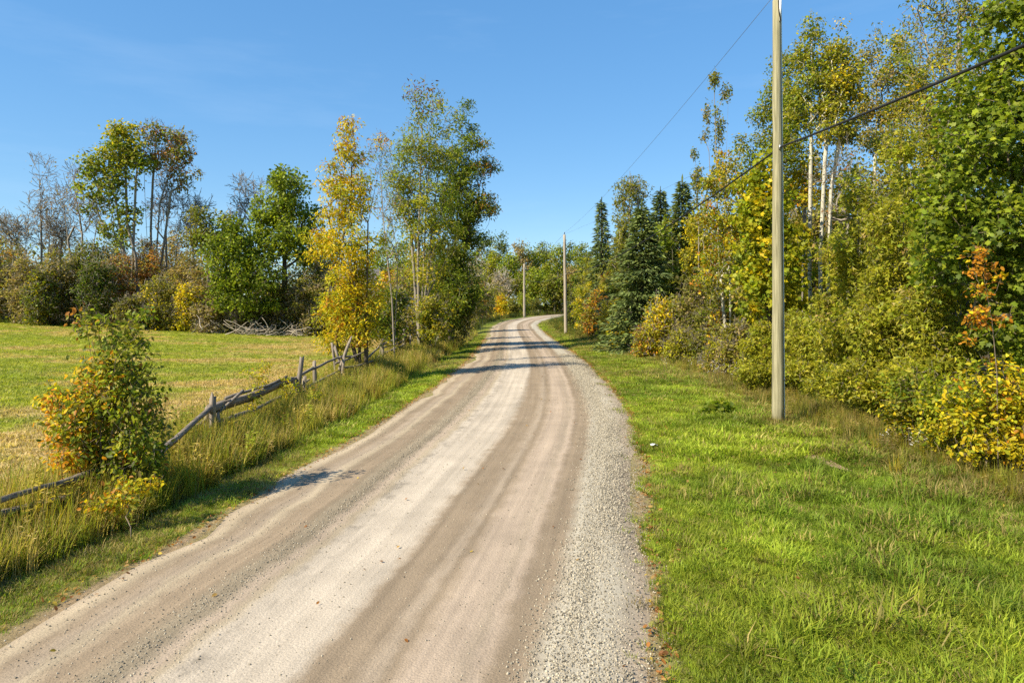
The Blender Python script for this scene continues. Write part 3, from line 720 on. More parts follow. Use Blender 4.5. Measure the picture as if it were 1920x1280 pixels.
def verge(n_try, ymin, ymax, keep, srcs, scl, name, side, hi=None):
    if side > 0: x = rng.uniform(0.8, 13.5, n_try)
    else: x = rng.uniform(-9, -2, n_try)
    y = rng.uniform(ymin, ymax, n_try); le, re = edges(y)
    jr = (vnoise(y * 0.9, y * 0, 8) - 0.5) * 0.25; 
    if side > 0: d = x - re; ok = (d > -0.08 + 0.55 * (fbm(x * 0.9, y * 0.9, 44, 3) - 0.25) + 0.10 * rng.random(n_try) - 0.5 * (rng.random(n_try) < 0.035)) & (x < treeline(y) + 1.6)
    else: d = le - x; ok = (d > 0.05 + 0.25 * rng.random(n_try) * 1) & (d < 2.3 + 0.5 * rng.random(n_try))
    ok &= inview(x, y) & (rng.random(n_try) < keep(y) * (0.55 + 0.45 * sstep(0.1, 1.0, d)))
    x, y, d = x[ok], y[ok], d[ok]
    if side > 0:
        rd = rutdist(x, y); ok = rd > 0.12 + 0.42 * rng.random(len(x)) ** 0.7 + 0.2 * (fbm(x * 2, y * 2, 66, 2) - 0.5); x, y, d = x[ok], y[ok], d[ok]
    n = len(x); nn = fbm(x * 0.45, y * 0.45, 31, 4); n2 = fbm(x * 0.16 + 3, y * 0.16, 37, 3); n3 = fbm(x * 1.3, y * 1.3, 39, 2)
    lush = np.array([0.29, 0.345, 0.030]); deep = np.array([0.18, 0.245, 0.022]); dry = np.array([0.33, 0.265, 0.085])
    f = sstep(0.35, 0.65, nn)[:, None]; c = lush * (1 - f) + deep * f
    dr = sstep(0.50, 0.66, n2) * 0.55 + 0.25 * sstep(0.62, 0.75, n3)
    if side > 0: dr = np.maximum(dr, sstep(-3.6, -0.8, x - treeline(y) + (n3 - 0.5) * 2.5) * 0.75 * sstep(0.25, 0.5, n3 + 0.15))
    hit = rng.random(n) < dr * 0.8 + 0.10
    c[hit] = dry * rng.uniform(0.7, 1.25, (hit.sum(), 1))
    pt_ = (0.90 + 0.3 * sstep(0.35, 0.65, fbm(x * 0.8 + 9, y * 0.8, 47, 3)))[:, None]; c = c * pt_ * rng.uniform(0.6, 1.45, (n, 1)) * rng.uniform(0.93, 1.07, (n, 3))
    s = scl * rng.uniform(0.65, 1.35, n) * (0.7 + 0.5 * sstep(0.3, 0.7, n3)) * (0.6 + 0.4 * sstep(0, 1.6, d))
    return np.column_stack([x, y, terrain(x, y) - 0.02]), rots(n), s, c, rng.integers(0, len(srcs), n)
R1 = verge(260000, 4.2, 26, lambda y: np.clip((6.5 / y) ** 1.15, 0, 1), T_SHORT, 1.12, '', 1)
R2 = verge(150000, 14, 60, lambda y: np.clip((14 / y) ** 0.8, 0, 1), T_FAR, 0.72, '', 1)
R3 = verge(60000, 50, 110, lambda y: np.ones_like(y) * 0.5, T_FAR, 1.1, '', 1)
R4 = verge(52000, 4.5, 22, lambda y: np.clip(0.22 * (7 / y), 0, 1), T_LONG, 1.0, '', 1)
m = (fbm(R4[0][:, 0] * 0.9, R4[0][:, 1] * 0.9, 91, 3) > 0.53) & (R4[0][:, 0] - edges(R4[0][:, 1])[1] > 0.7)
R4 = tuple(a[m] for a in R4)
def cat(*a):                                              # join scatters whose sources are concatenated in the same order
    off = 0; out = [[], [], [], [], []]
    for (r, srcs) in a:
        for i in range(4): out[i].append(r[i])
        out[4].append(r[4] + off); off += len(srcs)
    return [np.concatenate(o) for o in out]
scatter('verge_grass', *cat((R1, T_SHORT), (R2, T_FAR), (R3, T_FAR), (R4, T_LONG)), T_SHORT + T_FAR + T_FAR + T_LONG)
L1 = verge(120000, 4.2, 30, lambda y: np.clip((9 / y) ** 1.0, 0, 1), T_SHORT, 1.05, '', -1)
L2 = verge(60000, 16, 75, lambda y: np.clip((16 / y) ** 0.7, 0, 1), T_FAR, 0.75, '', -1)
scatter('ditch_grass', *cat((L1, T_SHORT), (L2, T_FAR)), T_SHORT + T_FAR)

# mown field
n_ = 150000
x = rng.uniform(-66, -8.4, n_); y = rng.uniform(8, 72, n_)
ok = inview(x, y, 2) & field_mask(x, y) & (rng.random(n_) < np.clip((26 / y) ** 0.6, 0, 1)); x, y = x[ok], y[ok]
s_ = straw_amount(x, y); n = len(x)
nn = np.clip(s_ + rng.normal(size=n) * 0.16, 0, 1)[:, None]; gg = fbm(x * 0.3, y * 0.9, 77, 3)[:, None]
c = (np.array([0.40, 0.385, 0.05]) * (1 - gg) + np.array([0.20, 0.27, 0.026]) * gg) * (1 - nn) + np.array([0.52, 0.385, 0.165]) * nn
c = c * rng.uniform(0.8, 1.2, (n, 1))
scatter('mown_hay', np.column_stack([x, y, field_z(x, y) - 0.02]), rots(n), rng.uniform(0.5, 1.15, n), c, rng.integers(0, 2, n), T_HAY)

# tall weeds along the rail fence and at the wood's edge
def weeds(x, y, pal, base_s, mix=0.5):
    n = len(x); cols = np.array([p[0] for p in pal]); w = np.array([p[1] for p in pal], float); w /= w.sum()
    nn = fbm(x * 0.8, y * 0.8, 81, 3)
    c = cols[rng.choice(len(pal), n, p=w)] * rng.uniform(0.7, 1.3, (n, 1))
    pk = np.where(rng.random(n) < mix, rng.integers(0, 2, n), 2 + rng.integers(0, 3, n))
    return np.column_stack([x, y, terrain(x, y) - 0.02]), rots(n, 0.12), base_s * rng.uniform(0.6, 1.2, n) * (0.65 + 0.7 * nn), c, pk
PW = [((0.38, 0.32, 0.055), 3), ((0.27, 0.30, 0.032), 3.4), ((0.17, 0.21, 0.025), 0.9), ((0.50, 0.38, 0.13), 3.4), ((0.27, 0.155, 0.04), 0.7), ((0.42, 0.33, 0.03), 0.5)]
n_ = 21000; y = 6 + 74 * rng.random(n_) ** 1.35; le, re = edges(y)
x = -6.6 + rng.normal(size=n_) * 0.75 + sstep(40, 60, y) * 1.3
ok = (le - x > 1.35 + 0.3 * rng.random(n_)) & (x > -8.5) & inview(x, y); W1 = weeds(x[ok], y[ok], PW, 1.0, 0.90)
n_ = 9000; y = 11 + 95 * rng.random(n_) ** 1.4; x = treeline(y) + rng.normal(size=n_) * 0.6 - 0.2
ok = inview(x, y); PW2 = [((0.33, 0.25, 0.07), 3), ((0.24, 0.24, 0.03), 3), ((0.27, 0.21, 0.08), 1.5), ((0.10, 0.13, 0.02), 2), ((0.33, 0.25, 0.02), 0.7)]
W2 = weeds(x[ok], y[ok], PW2, 0.66, 0.80)
n_ = 2500; y = rng.uniform(66, 75, n_); x = rng.uniform(-66, -9, n_); y = 71 + (x + 60) * 0.03 + rng.normal(size=n_) * 0.9
W3 = weeds(x, y, [((0.12, 0.16, 0.02), 3), ((0.16, 0.14, 0.03), 2), ((0.08, 0.11, 0.02), 2)], 0.9)
n_ = 3500; y = rng.uniform(70, 175, n_); j = rng.integers(0, len(SP), n_); j = j[(SP[j, 1] > 62) & (SP[j, 1] < 185)]
q = SP[j]; sd = np.where(rng.random(len(j)) < 0.65, -1, 1); xy = q[:, :2] + NR[j] * (sd * (q[:, 2] + rng.uniform(1.6, 4.5, len(j))))[:, None]
W4 = weeds(xy[:, 0], xy[:, 1], [((0.12, 0.15, 0.02), 3), ((0.20, 0.17, 0.03), 2), ((0.07, 0.10, 0.02), 2)], 1.3)
n_ = 70; an_ = rng.random(n_) * 6.283; rr_ = 0.2 + 0.45 * rng.random(n_)
W5 = weeds(7.165 + rr_ * np.cos(an_), 18.37 + rr_ * np.sin(an_), [((0.26, 0.17, 0.06), 2), ((0.30, 0.24, 0.06), 2), ((0.16, 0.18, 0.02), 2)], 0.42, 0.95)
SRC = T_DRY + T_HERB
scatter('roadside_weeds', *[np.concatenate(a) for a in zip(W1, W2, W3, W4, W5)], SRC)
# leafy weeds in the verge
n_ = 2600; y = 5 + 30 * rng.random(n_) ** 1.3; x = rng.uniform(2, 10, n_)
ok = (x - edges(y)[1] > 0.9) & (x < treeline(y)) & inview(x, y) & (fbm(x * 0.4, y * 0.4, 95, 3) > 0.5) & (rutdist(x, y) > 0.5)
x, y = x[ok], y[ok]; n = len(x)
scatter('broadleaf_weeds', np.column_stack([x, y, terrain(x, y) - 0.02]), rots(n), rng.uniform(0.12, 0.40, n), np.array([0.11, 0.18, 0.02]) * rng.uniform(0.7, 1.4, (n, 1)), rng.integers(0, 3, n), T_HERB)

# loose stones on the road
def stone(seed):
    r = np.random.default_rng(seed); t = (1 + 5 ** .5) / 2
    V = norm(np.array([(-1, t, 0), (1, t, 0), (-1, -t, 0), (1, -t, 0), (0, -1, t), (0, 1, t), (0, -1, -t), (0, 1, -t), (t, 0, -1), (t, 0, 1), (-t, 0, -1), (-t, 0, 1)], float))
    V = V * r.uniform(0.75, 1.2, (12, 1)) * np.array([1.0, 0.8, 0.6])
    Fc = [(0, 11, 5), (0, 5, 1), (0, 1, 7), (0, 7, 10), (0, 10, 11), (1, 5, 9), (5, 11, 4), (11, 10, 2), (10, 7, 6), (7, 1, 8), (3, 9, 4), (3, 4, 2), (3, 2, 6), (3, 6, 8), (3, 8, 9), (4, 9, 5), (2, 4, 11), (6, 2, 10), (8, 6, 7), (9, 8, 1)]
    return source('stone', mesh_np('stone', V, [i for f in Fc for i in f], [3] * 20, M_STONE))
ST = [stone(i) for i in (1, 2, 3)]
def band(n, mu, sd, lo, hi, pw=1.7):
    a = 18.5 + 42 * rng.random(n) ** pw; v = mu + rng.normal(size=n) * sd * (0.75 + 0.5 * vnoise(a * 0.6, a * 0, 12)) + 0.03 * (vnoise(a * 0.35, a * 0 + 5, 14) - 0.5); bad = (v < lo) | (v > hi); v[bad] = rng.uniform(lo, hi, bad.sum()); return v, a
b1 = band(62000, 0.890, 0.040, 0.79, 1.0); b2 = band(9000, 0.262, 0.024, 0.16, 0.36); b3 = band(7000, 0.975, 0.03, 0.90, 1.06)
b4 = (rng.uniform(0.0, 0.9, 5000), 18.5 + 20 * rng.random(5000) ** 1.6); b5 = band(3500, 0.28, 0.035, 0.15, 0.36)
b6 = (rng.uniform(0.0, 0.22, 2500), 18.5 + 16 * rng.random(2500) ** 1.5)
u = np.concatenate([b[0] for b in (b1, b2, b3, b4, b5, b6)]); a = np.concatenate([b[1] for b in (b1, b2, b3, b4, b5, b6)])
pt = on_road(u, a); n = len(u)
sz = (0.0042 + 0.0115 * rng.random(n) ** 2.4) * np.where(np.arange(n) < 62000, 1.05, 0.8) * (1 + 0.02 * (a - 18))
pt[:, 2] += sz * 0.25
g_ = 0.15 + 0.27 * rng.random((n, 1)) ** 1.2; tint = g_ * np.array([1.15, 1.0, 0.74])
drk = rng.random(n) < np.where((np.arange(n) >= 62000) & (np.arange(n) < 71000), 0.22, 0.12); tint[drk] *= 0.5
scatter('loose_gravel', pt, rng.random((n, 3)) * 6.28, sz, tint, rng.integers(0, 3, n), ST)

# fallen leaves along both edges of the road and on the verge
fl = source('fallen_leaf', mesh_np('fallen_leaf', LEAF['oval'][0] * 1.0, [i for f in LEAF['oval'][1] for i in f], [4, 4], M_GRASS))
n1 = 2600; u1 = 1.012 + rng.normal(size=n1) * 0.012; a1 = 17 + 85 * rng.random(n1) ** 1.1
n2 = 1500; u2 = -0.012 + rng.normal(size=n2) * 0.018; a2 = 22 + 60 * rng.random(n2)
n3 = 160; u3 = rng.uniform(0.0, 1.0, n3); a3 = 20 + 60 * rng.random(n3)
pl_ = on_road(np.concatenate([u1, u2, u3]), np.concatenate([a1, a2, a3]))
x = rng.uniform(2, 10, 700); y = rng.uniform(6, 40, 700); ok = inview(x, y) & (x - edges(y)[1] > 0.3); pv = np.column_stack([x[ok], y[ok], terrain(x[ok], y[ok]) + 0.05])
pl_ = np.concatenate([pl_, pv]); pl_[:, 2] += 0.02; n = len(pl_)
lc = np.array([(0.36, 0.15, 0.04), (0.42, 0.26, 0.08), (0.25, 0.11, 0.04), (0.45, 0.33, 0.05)])[rng.choice(4, n, p=[.4, .3, .2, .1])] * rng.uniform(0.7, 1.3, (n, 1))
scatter('fallen_leaves', pl_, np.column_stack([rng.normal(size=n) * 0.4, rng.normal(size=n) * 0.4, rng.random(n) * 6.28]), rng.uniform(0.035, 0.075, n) * (1 + 0.008 * pl_[:, 1]), lc, np.zeros(n), [fl])

# ================================================================== THINGS
GD, GM, GL, GY, YE, OR, RU, OL, OD, TA, GB, CE, CY = ((0.054, 0.080, 0.011), (0.098, 0.130, 0.014), (0.152, 0.184, 0.016), (0.235, 0.235, 0.018), (0.52, 0.405, 0.018),
    (0.42, 0.20, 0.022), (0.21, 0.095, 0.024), (0.135, 0.132, 0.025), (0.080, 0.085, 0.021), (0.265, 0.205, 0.085), (0.180, 0.145, 0.082), (0.135, 0.150, 0.020), (0.215, 0.215, 0.024))

# ------------------------------------------------------------------ utility poles and wires
def pole(label, px, Y, top_z, r0, r1, mat, near=False, lean=0.0, k=14):
    x = (px - CX) * Y / F; z0 = tz(x, Y)
    root = tag(empty('utility_pole', (x, Y, z0)), label, 'utility pole', 'utility poles along the road'); H = top_z - z0
    zs = np.linspace(-0.4, H, 14); jit = np.random.default_rng(int(Y)).normal(size=14) * 0.006
    mb = MB(); mb.tube(np.stack([lean * zs / H + jit, jit * 0.5, zs], 1), r0 + (r1 - r0) * zs.clip(0) / H, k); mb.build('pole_shaft', mat, root, smooth=True)
    tx = lean
    m2 = MB(); m2.tube([(tx, 0, H), (tx, 0, H + 0.12)], 0.016, 6); m2.build('pin', M_STEEL, root)
    m3 = MB(); zz = np.array([0.0, .03, .06, .09, .12, .16, .18]); m3.tube(np.stack([zz * 0 + tx, zz * 0, H + 0.10 + zz], 1), [.05, .07, .04, .065, .04, .045, .02], 10); m3.build('insulator', M_INSUL, root, smooth=True)
    if near:
        m4 = MB(); zz = np.linspace(0.05, H - 0.25, 30)
        rr = r0 + (r1 - r0) * zz / H + 0.012
        m4.tube(np.stack([lean * zz / H + rr * 0.93, -rr * 0.30, zz], 1), 0.013, 6); m4.build('ground_conduit', M_CONDUIT, root)
        m5 = MB(); m5.box(0.02 + tx, 0.075 + tx, -r1 - 0.035, -r1 - 0.004, H - 0.60, H - 0.02); m5.build('mounting_plate', M_CONDUIT, root)
        m6 = MB(); m6.tube([(0.0 + tx, -r1 - 0.02, H - 0.05), (0.01 + tx, -r1 - 0.03, H - 0.35), (0.05 + tx, -r1 - 0.05, H - 0.62)], 0.016, 6); m6.build('jumper_wire', M_CABLE, root)
        m7 = MB(); m7.box(-0.03, 0.03, -r0 * 0.82 - 0.03, -r0 * 0.82 + 0.02, 7.38, 7.50); m7.build('cable_clamp', M_STEEL, root)
        for z in (1.2, 2.6, 4.4, 6.2, 8.4):
            r_ = r0 + (r1 - r0) * z / H
            b = MB(); b.box(lean * z / H + r_ * .80, lean * z / H + r_ + .028, -r_ * 0.30 - 0.025, -r_ * 0.30 + 0.025, z, z + 0.03); b.build('conduit_strap', M_STEEL, root)
    else:
        m7 = MB(); m7.box(-0.03, 0.03, -r0 * 0.85 - 0.04, -r0 * 0.85 + 0.02, H * 0.60, H * 0.60 + 0.12); m7.build('cable_clamp', M_STEEL, root)
    return np.array([x + lean, Y, top_z])
t1 = pole('tall weathered wooden utility pole with a pale conduit on the grass verge', 1459, 18.37, 11.42, 0.158, 0.105, M_POLE, True, -0.04)
t2 = pole('second wooden utility pole on the verge where the road starts to bend', 1061, 76, 11.15, 0.20, 0.14, M_POLE_GREY, lean=-0.16, k=10)
t3 = pole('distant utility pole standing in shrubs beyond the bend, left of the road', 983, 140, 11.9, 0.26, 0.20, M_POLE_GREY, k=8)
t4 = pole('distant utility pole half hidden by the dark tree at the left roadside', 880, 128, 10.7, 0.24, 0.19, M_POLE_GREY, k=8)
def wire(name, label, a, b, sag, r, mat, group=None, n=28, extra=None):
    a, b = np.array(a, float), np.array(b, float); t = np.linspace(0, 1, n)[:, None]
    p = a + (b - a) * t; p[:, 2] -= sag * 4 * (t[:, 0] * (1 - t[:, 0]))
    if extra is not None:
        e = np.array(extra[0], float); p2 = b + (e - b) * t; p2[:, 2] -= extra[1] * 4 * (t[:, 0] * (1 - t[:, 0])); p = np.concatenate([p, p2[1:]])
    mb = MB(); mb.tube(p, r, 6); o = mb.build(name, mat, smooth=True); return tag(o, label, 'cable', group)
c1 = np.array([t1[0] + 0.04, 18.37 - 0.185, 7.44]); c2 = np.array([t2[0] + 0.16, 75.8, 6.85])
wire('telephone_cable', 'thick black cable sweeping from the right edge past the near pole to the second', (6.9, -32, 7.5), c1, 1.10, 0.026, M_CABLE, extra=(c2, 0.85))
wire('power_line', 'thin grey wire running between the tops of the first two poles', t1 + (0, 0, .22), t2 + (0, 0, .2), 0.55, 0.007, M_WIRE)
wire('power_line', 'thin faint wire crossing the sky right of the near pole above the aspens', (20.0, -8.0, 13.6), t2 + (0.1, 0, .1), 0.7, 0.007, M_WIRE)
wire('telephone_cable', 'far thin cable crossing in front of the distant woods beyond the bend', c2, (t3[0], 140, 9.0), 0.9, 0.03, M_CABLE)
wire('power_line', 'far thin wire between the two distant poles', t3 + (0, 0, .1), t2 + (0, 0, .15), 0.8, 0.012, M_WIRE)

# ------------------------------------------------------------------ split rail fence
fz = lambda x, y: tz(x, y)
froot = tag(empty('split_rail_fence', (-6.65, 18, fz(-6.65, 18))), 'old grey split rail fence sagging between the field and the road', 'fence')
FO = np.array([-6.65, 18, fz(-6.65, 18)])
def rail(a, b, r, flat=1.0, seed=0, sag=0.05):
    rg = np.random.default_rng(seed); a = np.array(a, float); b = np.array(b, float); a[2] += fz(a[0], a[1]) + 0.02; b[2] += fz(b[0], b[1]) + 0.02
    N = 9; t = np.linspace(0, 1, N)[:, None]; p = a + (b - a) * t; p[:, 2] -= 0.4 * sag * np.sin(math.pi * t[:, 0]) + 0.02 * np.sin(t[:, 0] * rg.uniform(4, 9) + seed); p += rg.normal(size=(N, 3)) * 0.006
    k = 4; d = norm(b - a); U = norm(np.cross(d, [0, 0, 1.0])); W = np.cross(U, d)
    an = np.arange(k) * 6.283 / k + rg.random() * 1.5; rr = r * 0.74 * rg.uniform(0.8, 1.25, (1, k)) * rg.uniform(0.90, 1.10, (N, k)) * np.linspace(1.08, 0.85, N)[:, None]
    V = (p[:, None] + rr[:, :, None] * (np.cos(an)[None, :, None] * U / flat + np.sin(an)[None, :, None] * W * flat)).reshape(-1, 3) - FO
    Fc = [(i * k + j, i * k + (j + 1) % k, (i + 1) * k + (j + 1) % k, (i + 1) * k + j) for i in range(N - 1) for j in range(k)] + [tuple(range(k))[::-1], tuple((N - 1) * k + j for j in range(k))]
    MB().add(V, Fc).build('rail', M_RAIL, froot)
def post(x, y, h, r, lx=0.0, ly=0.0, seed=0):
    rg = np.random.default_rng(seed + 50); z0 = fz(x, y); N = 6; t = np.linspace(0, 1, N); k = 6
    an = np.arange(k) * 6.283 / k + rg.random(); rr = r * rg.uniform(0.7, 1.2, (1, k)) * rg.uniform(0.92, 1.08, (N, k)) * np.linspace(1.05, 0.85, N)[:, None]
    c = np.stack([x + lx * t, y + ly * t, z0 - 0.2 + (h + 0.2) * t], 1)
    V = c[:, None] + rr[:, :, None] * np.stack([np.cos(an), np.sin(an), an * 0], 1)[None]; V[-1, :, 2] += rg.normal(size=k) * 0.04
    Fc = [(i * k + j, i * k + (j + 1) % k, (i + 1) * k + (j + 1) % k, (i + 1) * k + j) for i in range(N - 1) for j in range(k)] + [tuple((N - 1) * k + j for j in range(k))]
    MB().add(V.reshape(-1, 3) - FO, Fc).build('post', M_POST, froot)
RL = [((-7.35, 8.2, .62), (-6.62, 10.4, .72), .075, 1.1), ((-7.3, 8.25, .45), (-6.6, 10.4, .52), .07, 1.0), ((-6.75, 10.2, .70), (-6.35, 12.5, .80), .06, 1.2),
      ((-6.25, 11.7, .66), (-6.62, 15.1, 1.06), .085, 1.15), ((-6.6, 14.9, .98), (-6.68, 20.9, .98), .10, 1.45), ((-6.62, 15.2, .62), (-6.66, 20.7, .60), .08, 1.1),
      ((-6.66, 20.2, .97), (-6.74, 23.2, 1.12), .075, 1.0), ((-6.74, 22.7, 1.08), (-6.70, 27.0, 1.22), .075, 1.0), ((-6.62, 20.9, .55), (-6.74, 26.5, .66), .065, 1.0),
      ((-6.68, 26.3, 1.18), (-6.95, 31.5, .98), .07, 1.0), ((-6.8, 26.8, .70), (-6.45, 31.8, .62), .07, 1.0), ((-6.6, 30.6, .75), (-6.70, 35.2, 1.28), .085, 1.0),
      ((-6.75, 31.5, .45), (-6.70, 36.0, .75), .065, 1.0), ((-6.7, 34.8, 1.22), (-6.72, 43.0, 1.35), .08, 1.0), ((-6.72, 35.4, .7), (-6.75, 43.2, .8), .07, 1.0),
      ((-6.72, 42.7, 1.28), (-6.5, 50.5, 1.2), .08, 1.0), ((-6.55, 15.6, 1.12), (-6.72, 20.4, 1.10), .05, 1.0), ((-6.75, 12.0, .42), (-6.5, 15.4, .50), .065, 1.0), ((-6.62, 20.6, .78), (-6.82, 23.0, .70), .055, 1.0),
          ((-6.85, 26.5, .95), (-6.5, 31.0, 1.16), .055, 1.0), ((-6.9, 15.4, .30), (-6.5, 20.0, .42), .07, 1.0), ((-7.2, 14.2, .2), (-6.3, 16.0, 1.30), .05, 1.0), ((-6.6, 25.8, .4), (-6.9, 29.9, .5), .06, 1.0), ((-6.7, 35.3, 1.0), (-6.72, 43.1, 1.05), .06, 1.0)]
for i, (a, b, r, fl_) in enumerate(RL): rail(a, b, r, fl_, i, 0.06)
PS = [(-6.62, 15.05, 1.28, .085, .02, .0), (-6.85, 15.2, 1.0, .075, .12, -.1), (-6.5, 15.25, 0.9, .06, -.1, .06), (-6.72, 21.0, 1.65, .09, .22, .1), (-6.58, 20.8, 1.0, .07, -.12, .05),
      (-6.55, 21.4, 1.0, .07, .05, .0), (-6.74, 21.7, .95, .065, .1, .1), (-6.73, 23.4, 1.35, .085, -.05, 0), (-7.05, 26.6, 1.95, .07, .75, .1), (-6.45, 27.0, 1.6, .06, -.6, .1), (-6.65, 26.4, 1.2, .06, .12, .2), (-6.9, 27.1, 1.1, .055, .2, .0), (-6.95, 27.3, 1.7, .06, -.22, -.1),
      (-6.70, 35.1, 1.5, .08, .05, 0), (-6.95, 35.3, 1.2, .06, .2, 0), (-6.5, 34.9, 1.3, .06, -.15, 0.1), (-6.72, 42.9, 1.75, .08, -.1, 0), (-6.5, 43.1, 1.4, .07, .1, 0), (-6.6, 50.4, 1.5, .08, 0, 0)]
for i, q in enumerate(PS): post(*q, seed=i)

# ------------------------------------------------------------------ house behind the trees on the left
hx, hy = (690 - CX) * 96 / F, 96.0; hz = tz(hx, hy)
H_ = tag(empty('house', (hx, hy, hz)), 'small pale house with a grey gabled roof, hidden behind the yellow tree', 'house')
mb = MB(); mb.box(-6, 6, 0, 8, -0.5, 4.6); mb.build('wall', M_WALL, H_)
mb = MB(); mb.add([(-6.6, -.7, 4.55), (6.6, -.7, 4.55), (6.6, 4, 8.3), (-6.6, 4, 8.3), (-6.6, -.7, 4.4), (6.6, -.7, 4.4), (6.6, 4, 8.1), (-6.6, 4, 8.1), (-6.6, 8.7, 4.55), (6.6, 8.7, 4.55), (-6.6, 8.7, 4.4), (6.6, 8.7, 4.4)],
    [(0, 1, 2, 3), (4, 7, 6, 5), (0, 4, 5, 1), (3, 2, 9, 8), (7, 10, 11, 6), (8, 9, 11, 10), (1, 5, 6, 2), (0, 3, 7, 4), (2, 6, 11, 9), (3, 8, 10, 7)]); rf = mb.build('roof', M_ROOF, H_)
mb = MB(); mb.box(-6.6, 6.6, -.83, -.71, 4.36, 4.62); mb.build('fascia', M_TRIM, H_)
for q in ([(-6, 4, 8.05), (-6, 0, 4.6), (-6, 8, 4.6)], [(6, 4, 8.05), (6, 8, 4.6), (6, 0, 4.6)]): MB().add(q, [(0, 1, 2)]).build('gable', M_WALL, H_)
d_ = MB(); d_.add([(2.1, -.3, 5.2), (4.5, -.3, 5.2), (3.3, -.3, 7.3), (2.1, 3.4, 5.2), (4.5, 3.4, 5.2), (3.3, 3.4, 7.3)], [(0, 1, 2), (0, 2, 5, 3), (1, 4, 5, 2)]); d_.build('dormer', M_ROOF, H_)
for sx in (-1, 1):
    q = MB(); q.tube([(3.3 + sx * 1.35, -.38, 5.1), (3.3, -.38, 7.4)], 0.09, 4); q.build('dormer_trim', M_TRIM, H_)
for wx in (-4.0, -1.2, 1.6, 4.2):
    w_ = MB(); w_.box(wx - .62, wx + .62, -.09, -.003, 1.35, 3.05); f_ = w_.build('window', M_TRIM, H_)
    g_ = MB(); g_.box(wx - .52, wx - .03, -.12, -.092, 1.45, 2.95); g_.box(wx + .03, wx + .52, -.12, -.092, 1.45, 2.95); g_.build('pane', M_GLASS, f_)

# ------------------------------------------------------------------ near plants on the left
def left_orange(w, rng):
    return np.clip(sstep(-5.9, -7.45, w[:, 0]) * sstep(3.3, 1.6, w[:, 2]) * (0.35 + 0.65 * sstep(0.36, 0.55, fbm(w[:, 0] * 2.0, w[:, 2] * 2.0, 5, 2))), 0, 0.85)
plant('ash_sapling', 'leafy sapling beside the fence, green at right and turning orange at left', 'sapling', 190, 10.9,
      [(195, 760, 75, 95, 1.0), (245, 720, 60, 80, .9), (150, 790, 65, 90, .9), (210, 850, 90, 75, 1.2), (130, 860, 50, 60, .8), (265, 830, 50, 70, .8), (200, 645, 75, 50, .42), (262, 650, 45, 35, .34), (160, 590, 22, 45, .3), (205, 920, 80, 30, .7), (235, 600, 40, 40, .2), (100, 750, 35, 50, .4)],
      [(GM, 2.2), (GD, 1.4), (GL, 1.2), (OL, 1.8), (GY, .5), (RU, .15), (TA, .2)], trunks=[[(185, 960), (178, 720), (163, 545)], [(195, 960), (215, 760), (250, 640)], [(178, 960), (140, 800), (110, 730)], [(205, 960), (240, 820), (275, 720)], [(190, 960), (195, 740), (205, 610)], [(180, 960), (120, 860), (85, 830)]],
      bark=B_BROWN, r=0.028, rtwig=0.004, leaf='oval', size=0.090, n=420, per=21, rc=0.22, step=0.16, steep=0.9, zmin=0.15, twigs=2, droop=1.0, up_w=0.5, singles=300, shell=0.5, coh=0.6,
      autumn=[((0.34, 0.33, 0.02), lambda w, r: 0.6 * left_orange(w, r)), ((0.66, 0.47, 0.02), lambda w, r: 0.6 * left_orange(w, r)), ((0.62, 0.27, 0.025), lambda w, r: 0.48 * left_orange(w, r))], group='saplings', leafy='crown')
plant('low_shrub', 'low compound-leaved shrub with amber sprays at the sapling foot', 'shrub', 250, 9.9, [(268, 905, 38, 18, 1), (210, 940, 40, 22, 1), (235, 920, 45, 22, .8)],
      [(OR, 1.5), (YE, 2), (GY, 1.5), (GM, 1.4)], stems=4, r=0.010, rtwig=0.003, leaf='oval', size=0.072, n=36, per=15, rc=0.15, step=0.12, woody='stem', leafy='foliage', bark=B_BROWN, droop=0.5, up_w=1.0, group='roadside shrubs')
for (px, Y, hh, w_, lab, pal) in ((470, 17.2, 690, 18, 'thin yellow-leaved seedling beside the wide grey rail', [(YE, 2), (GY, 2), (GL, 1)]), (535, 19.6, 705, 22, 'yellow-green seedling at the fence joint', [(YE, 2), (GY, 2), (GL, 1)]),
                                  (500, 21.5, 675, 16, 'small bright seedling just behind the fence rail', [(YE, 1.5), (GY, 2), (OR, .4)]), (590, 20.5, 735, 20, 'leafy yellow-green seedling in the weeds in front of the fence', [(GY, 2), (GL, 2), (YE, 1)])):
    zb = HY + (CAM_H + 0.1) * F / Y
    plant('seedling', lab, 'seedling', px, Y, [(px, (hh + zb) / 2 - 15, w_, (zb - hh) / 2 - 14)], pal, stems=3, r=0.012, rtwig=0.004, leaf='oval', size=0.085, n=26, per=9, rc=0.16, step=0.15, woody='stem', leafy='foliage', group='seedlings along the fence')

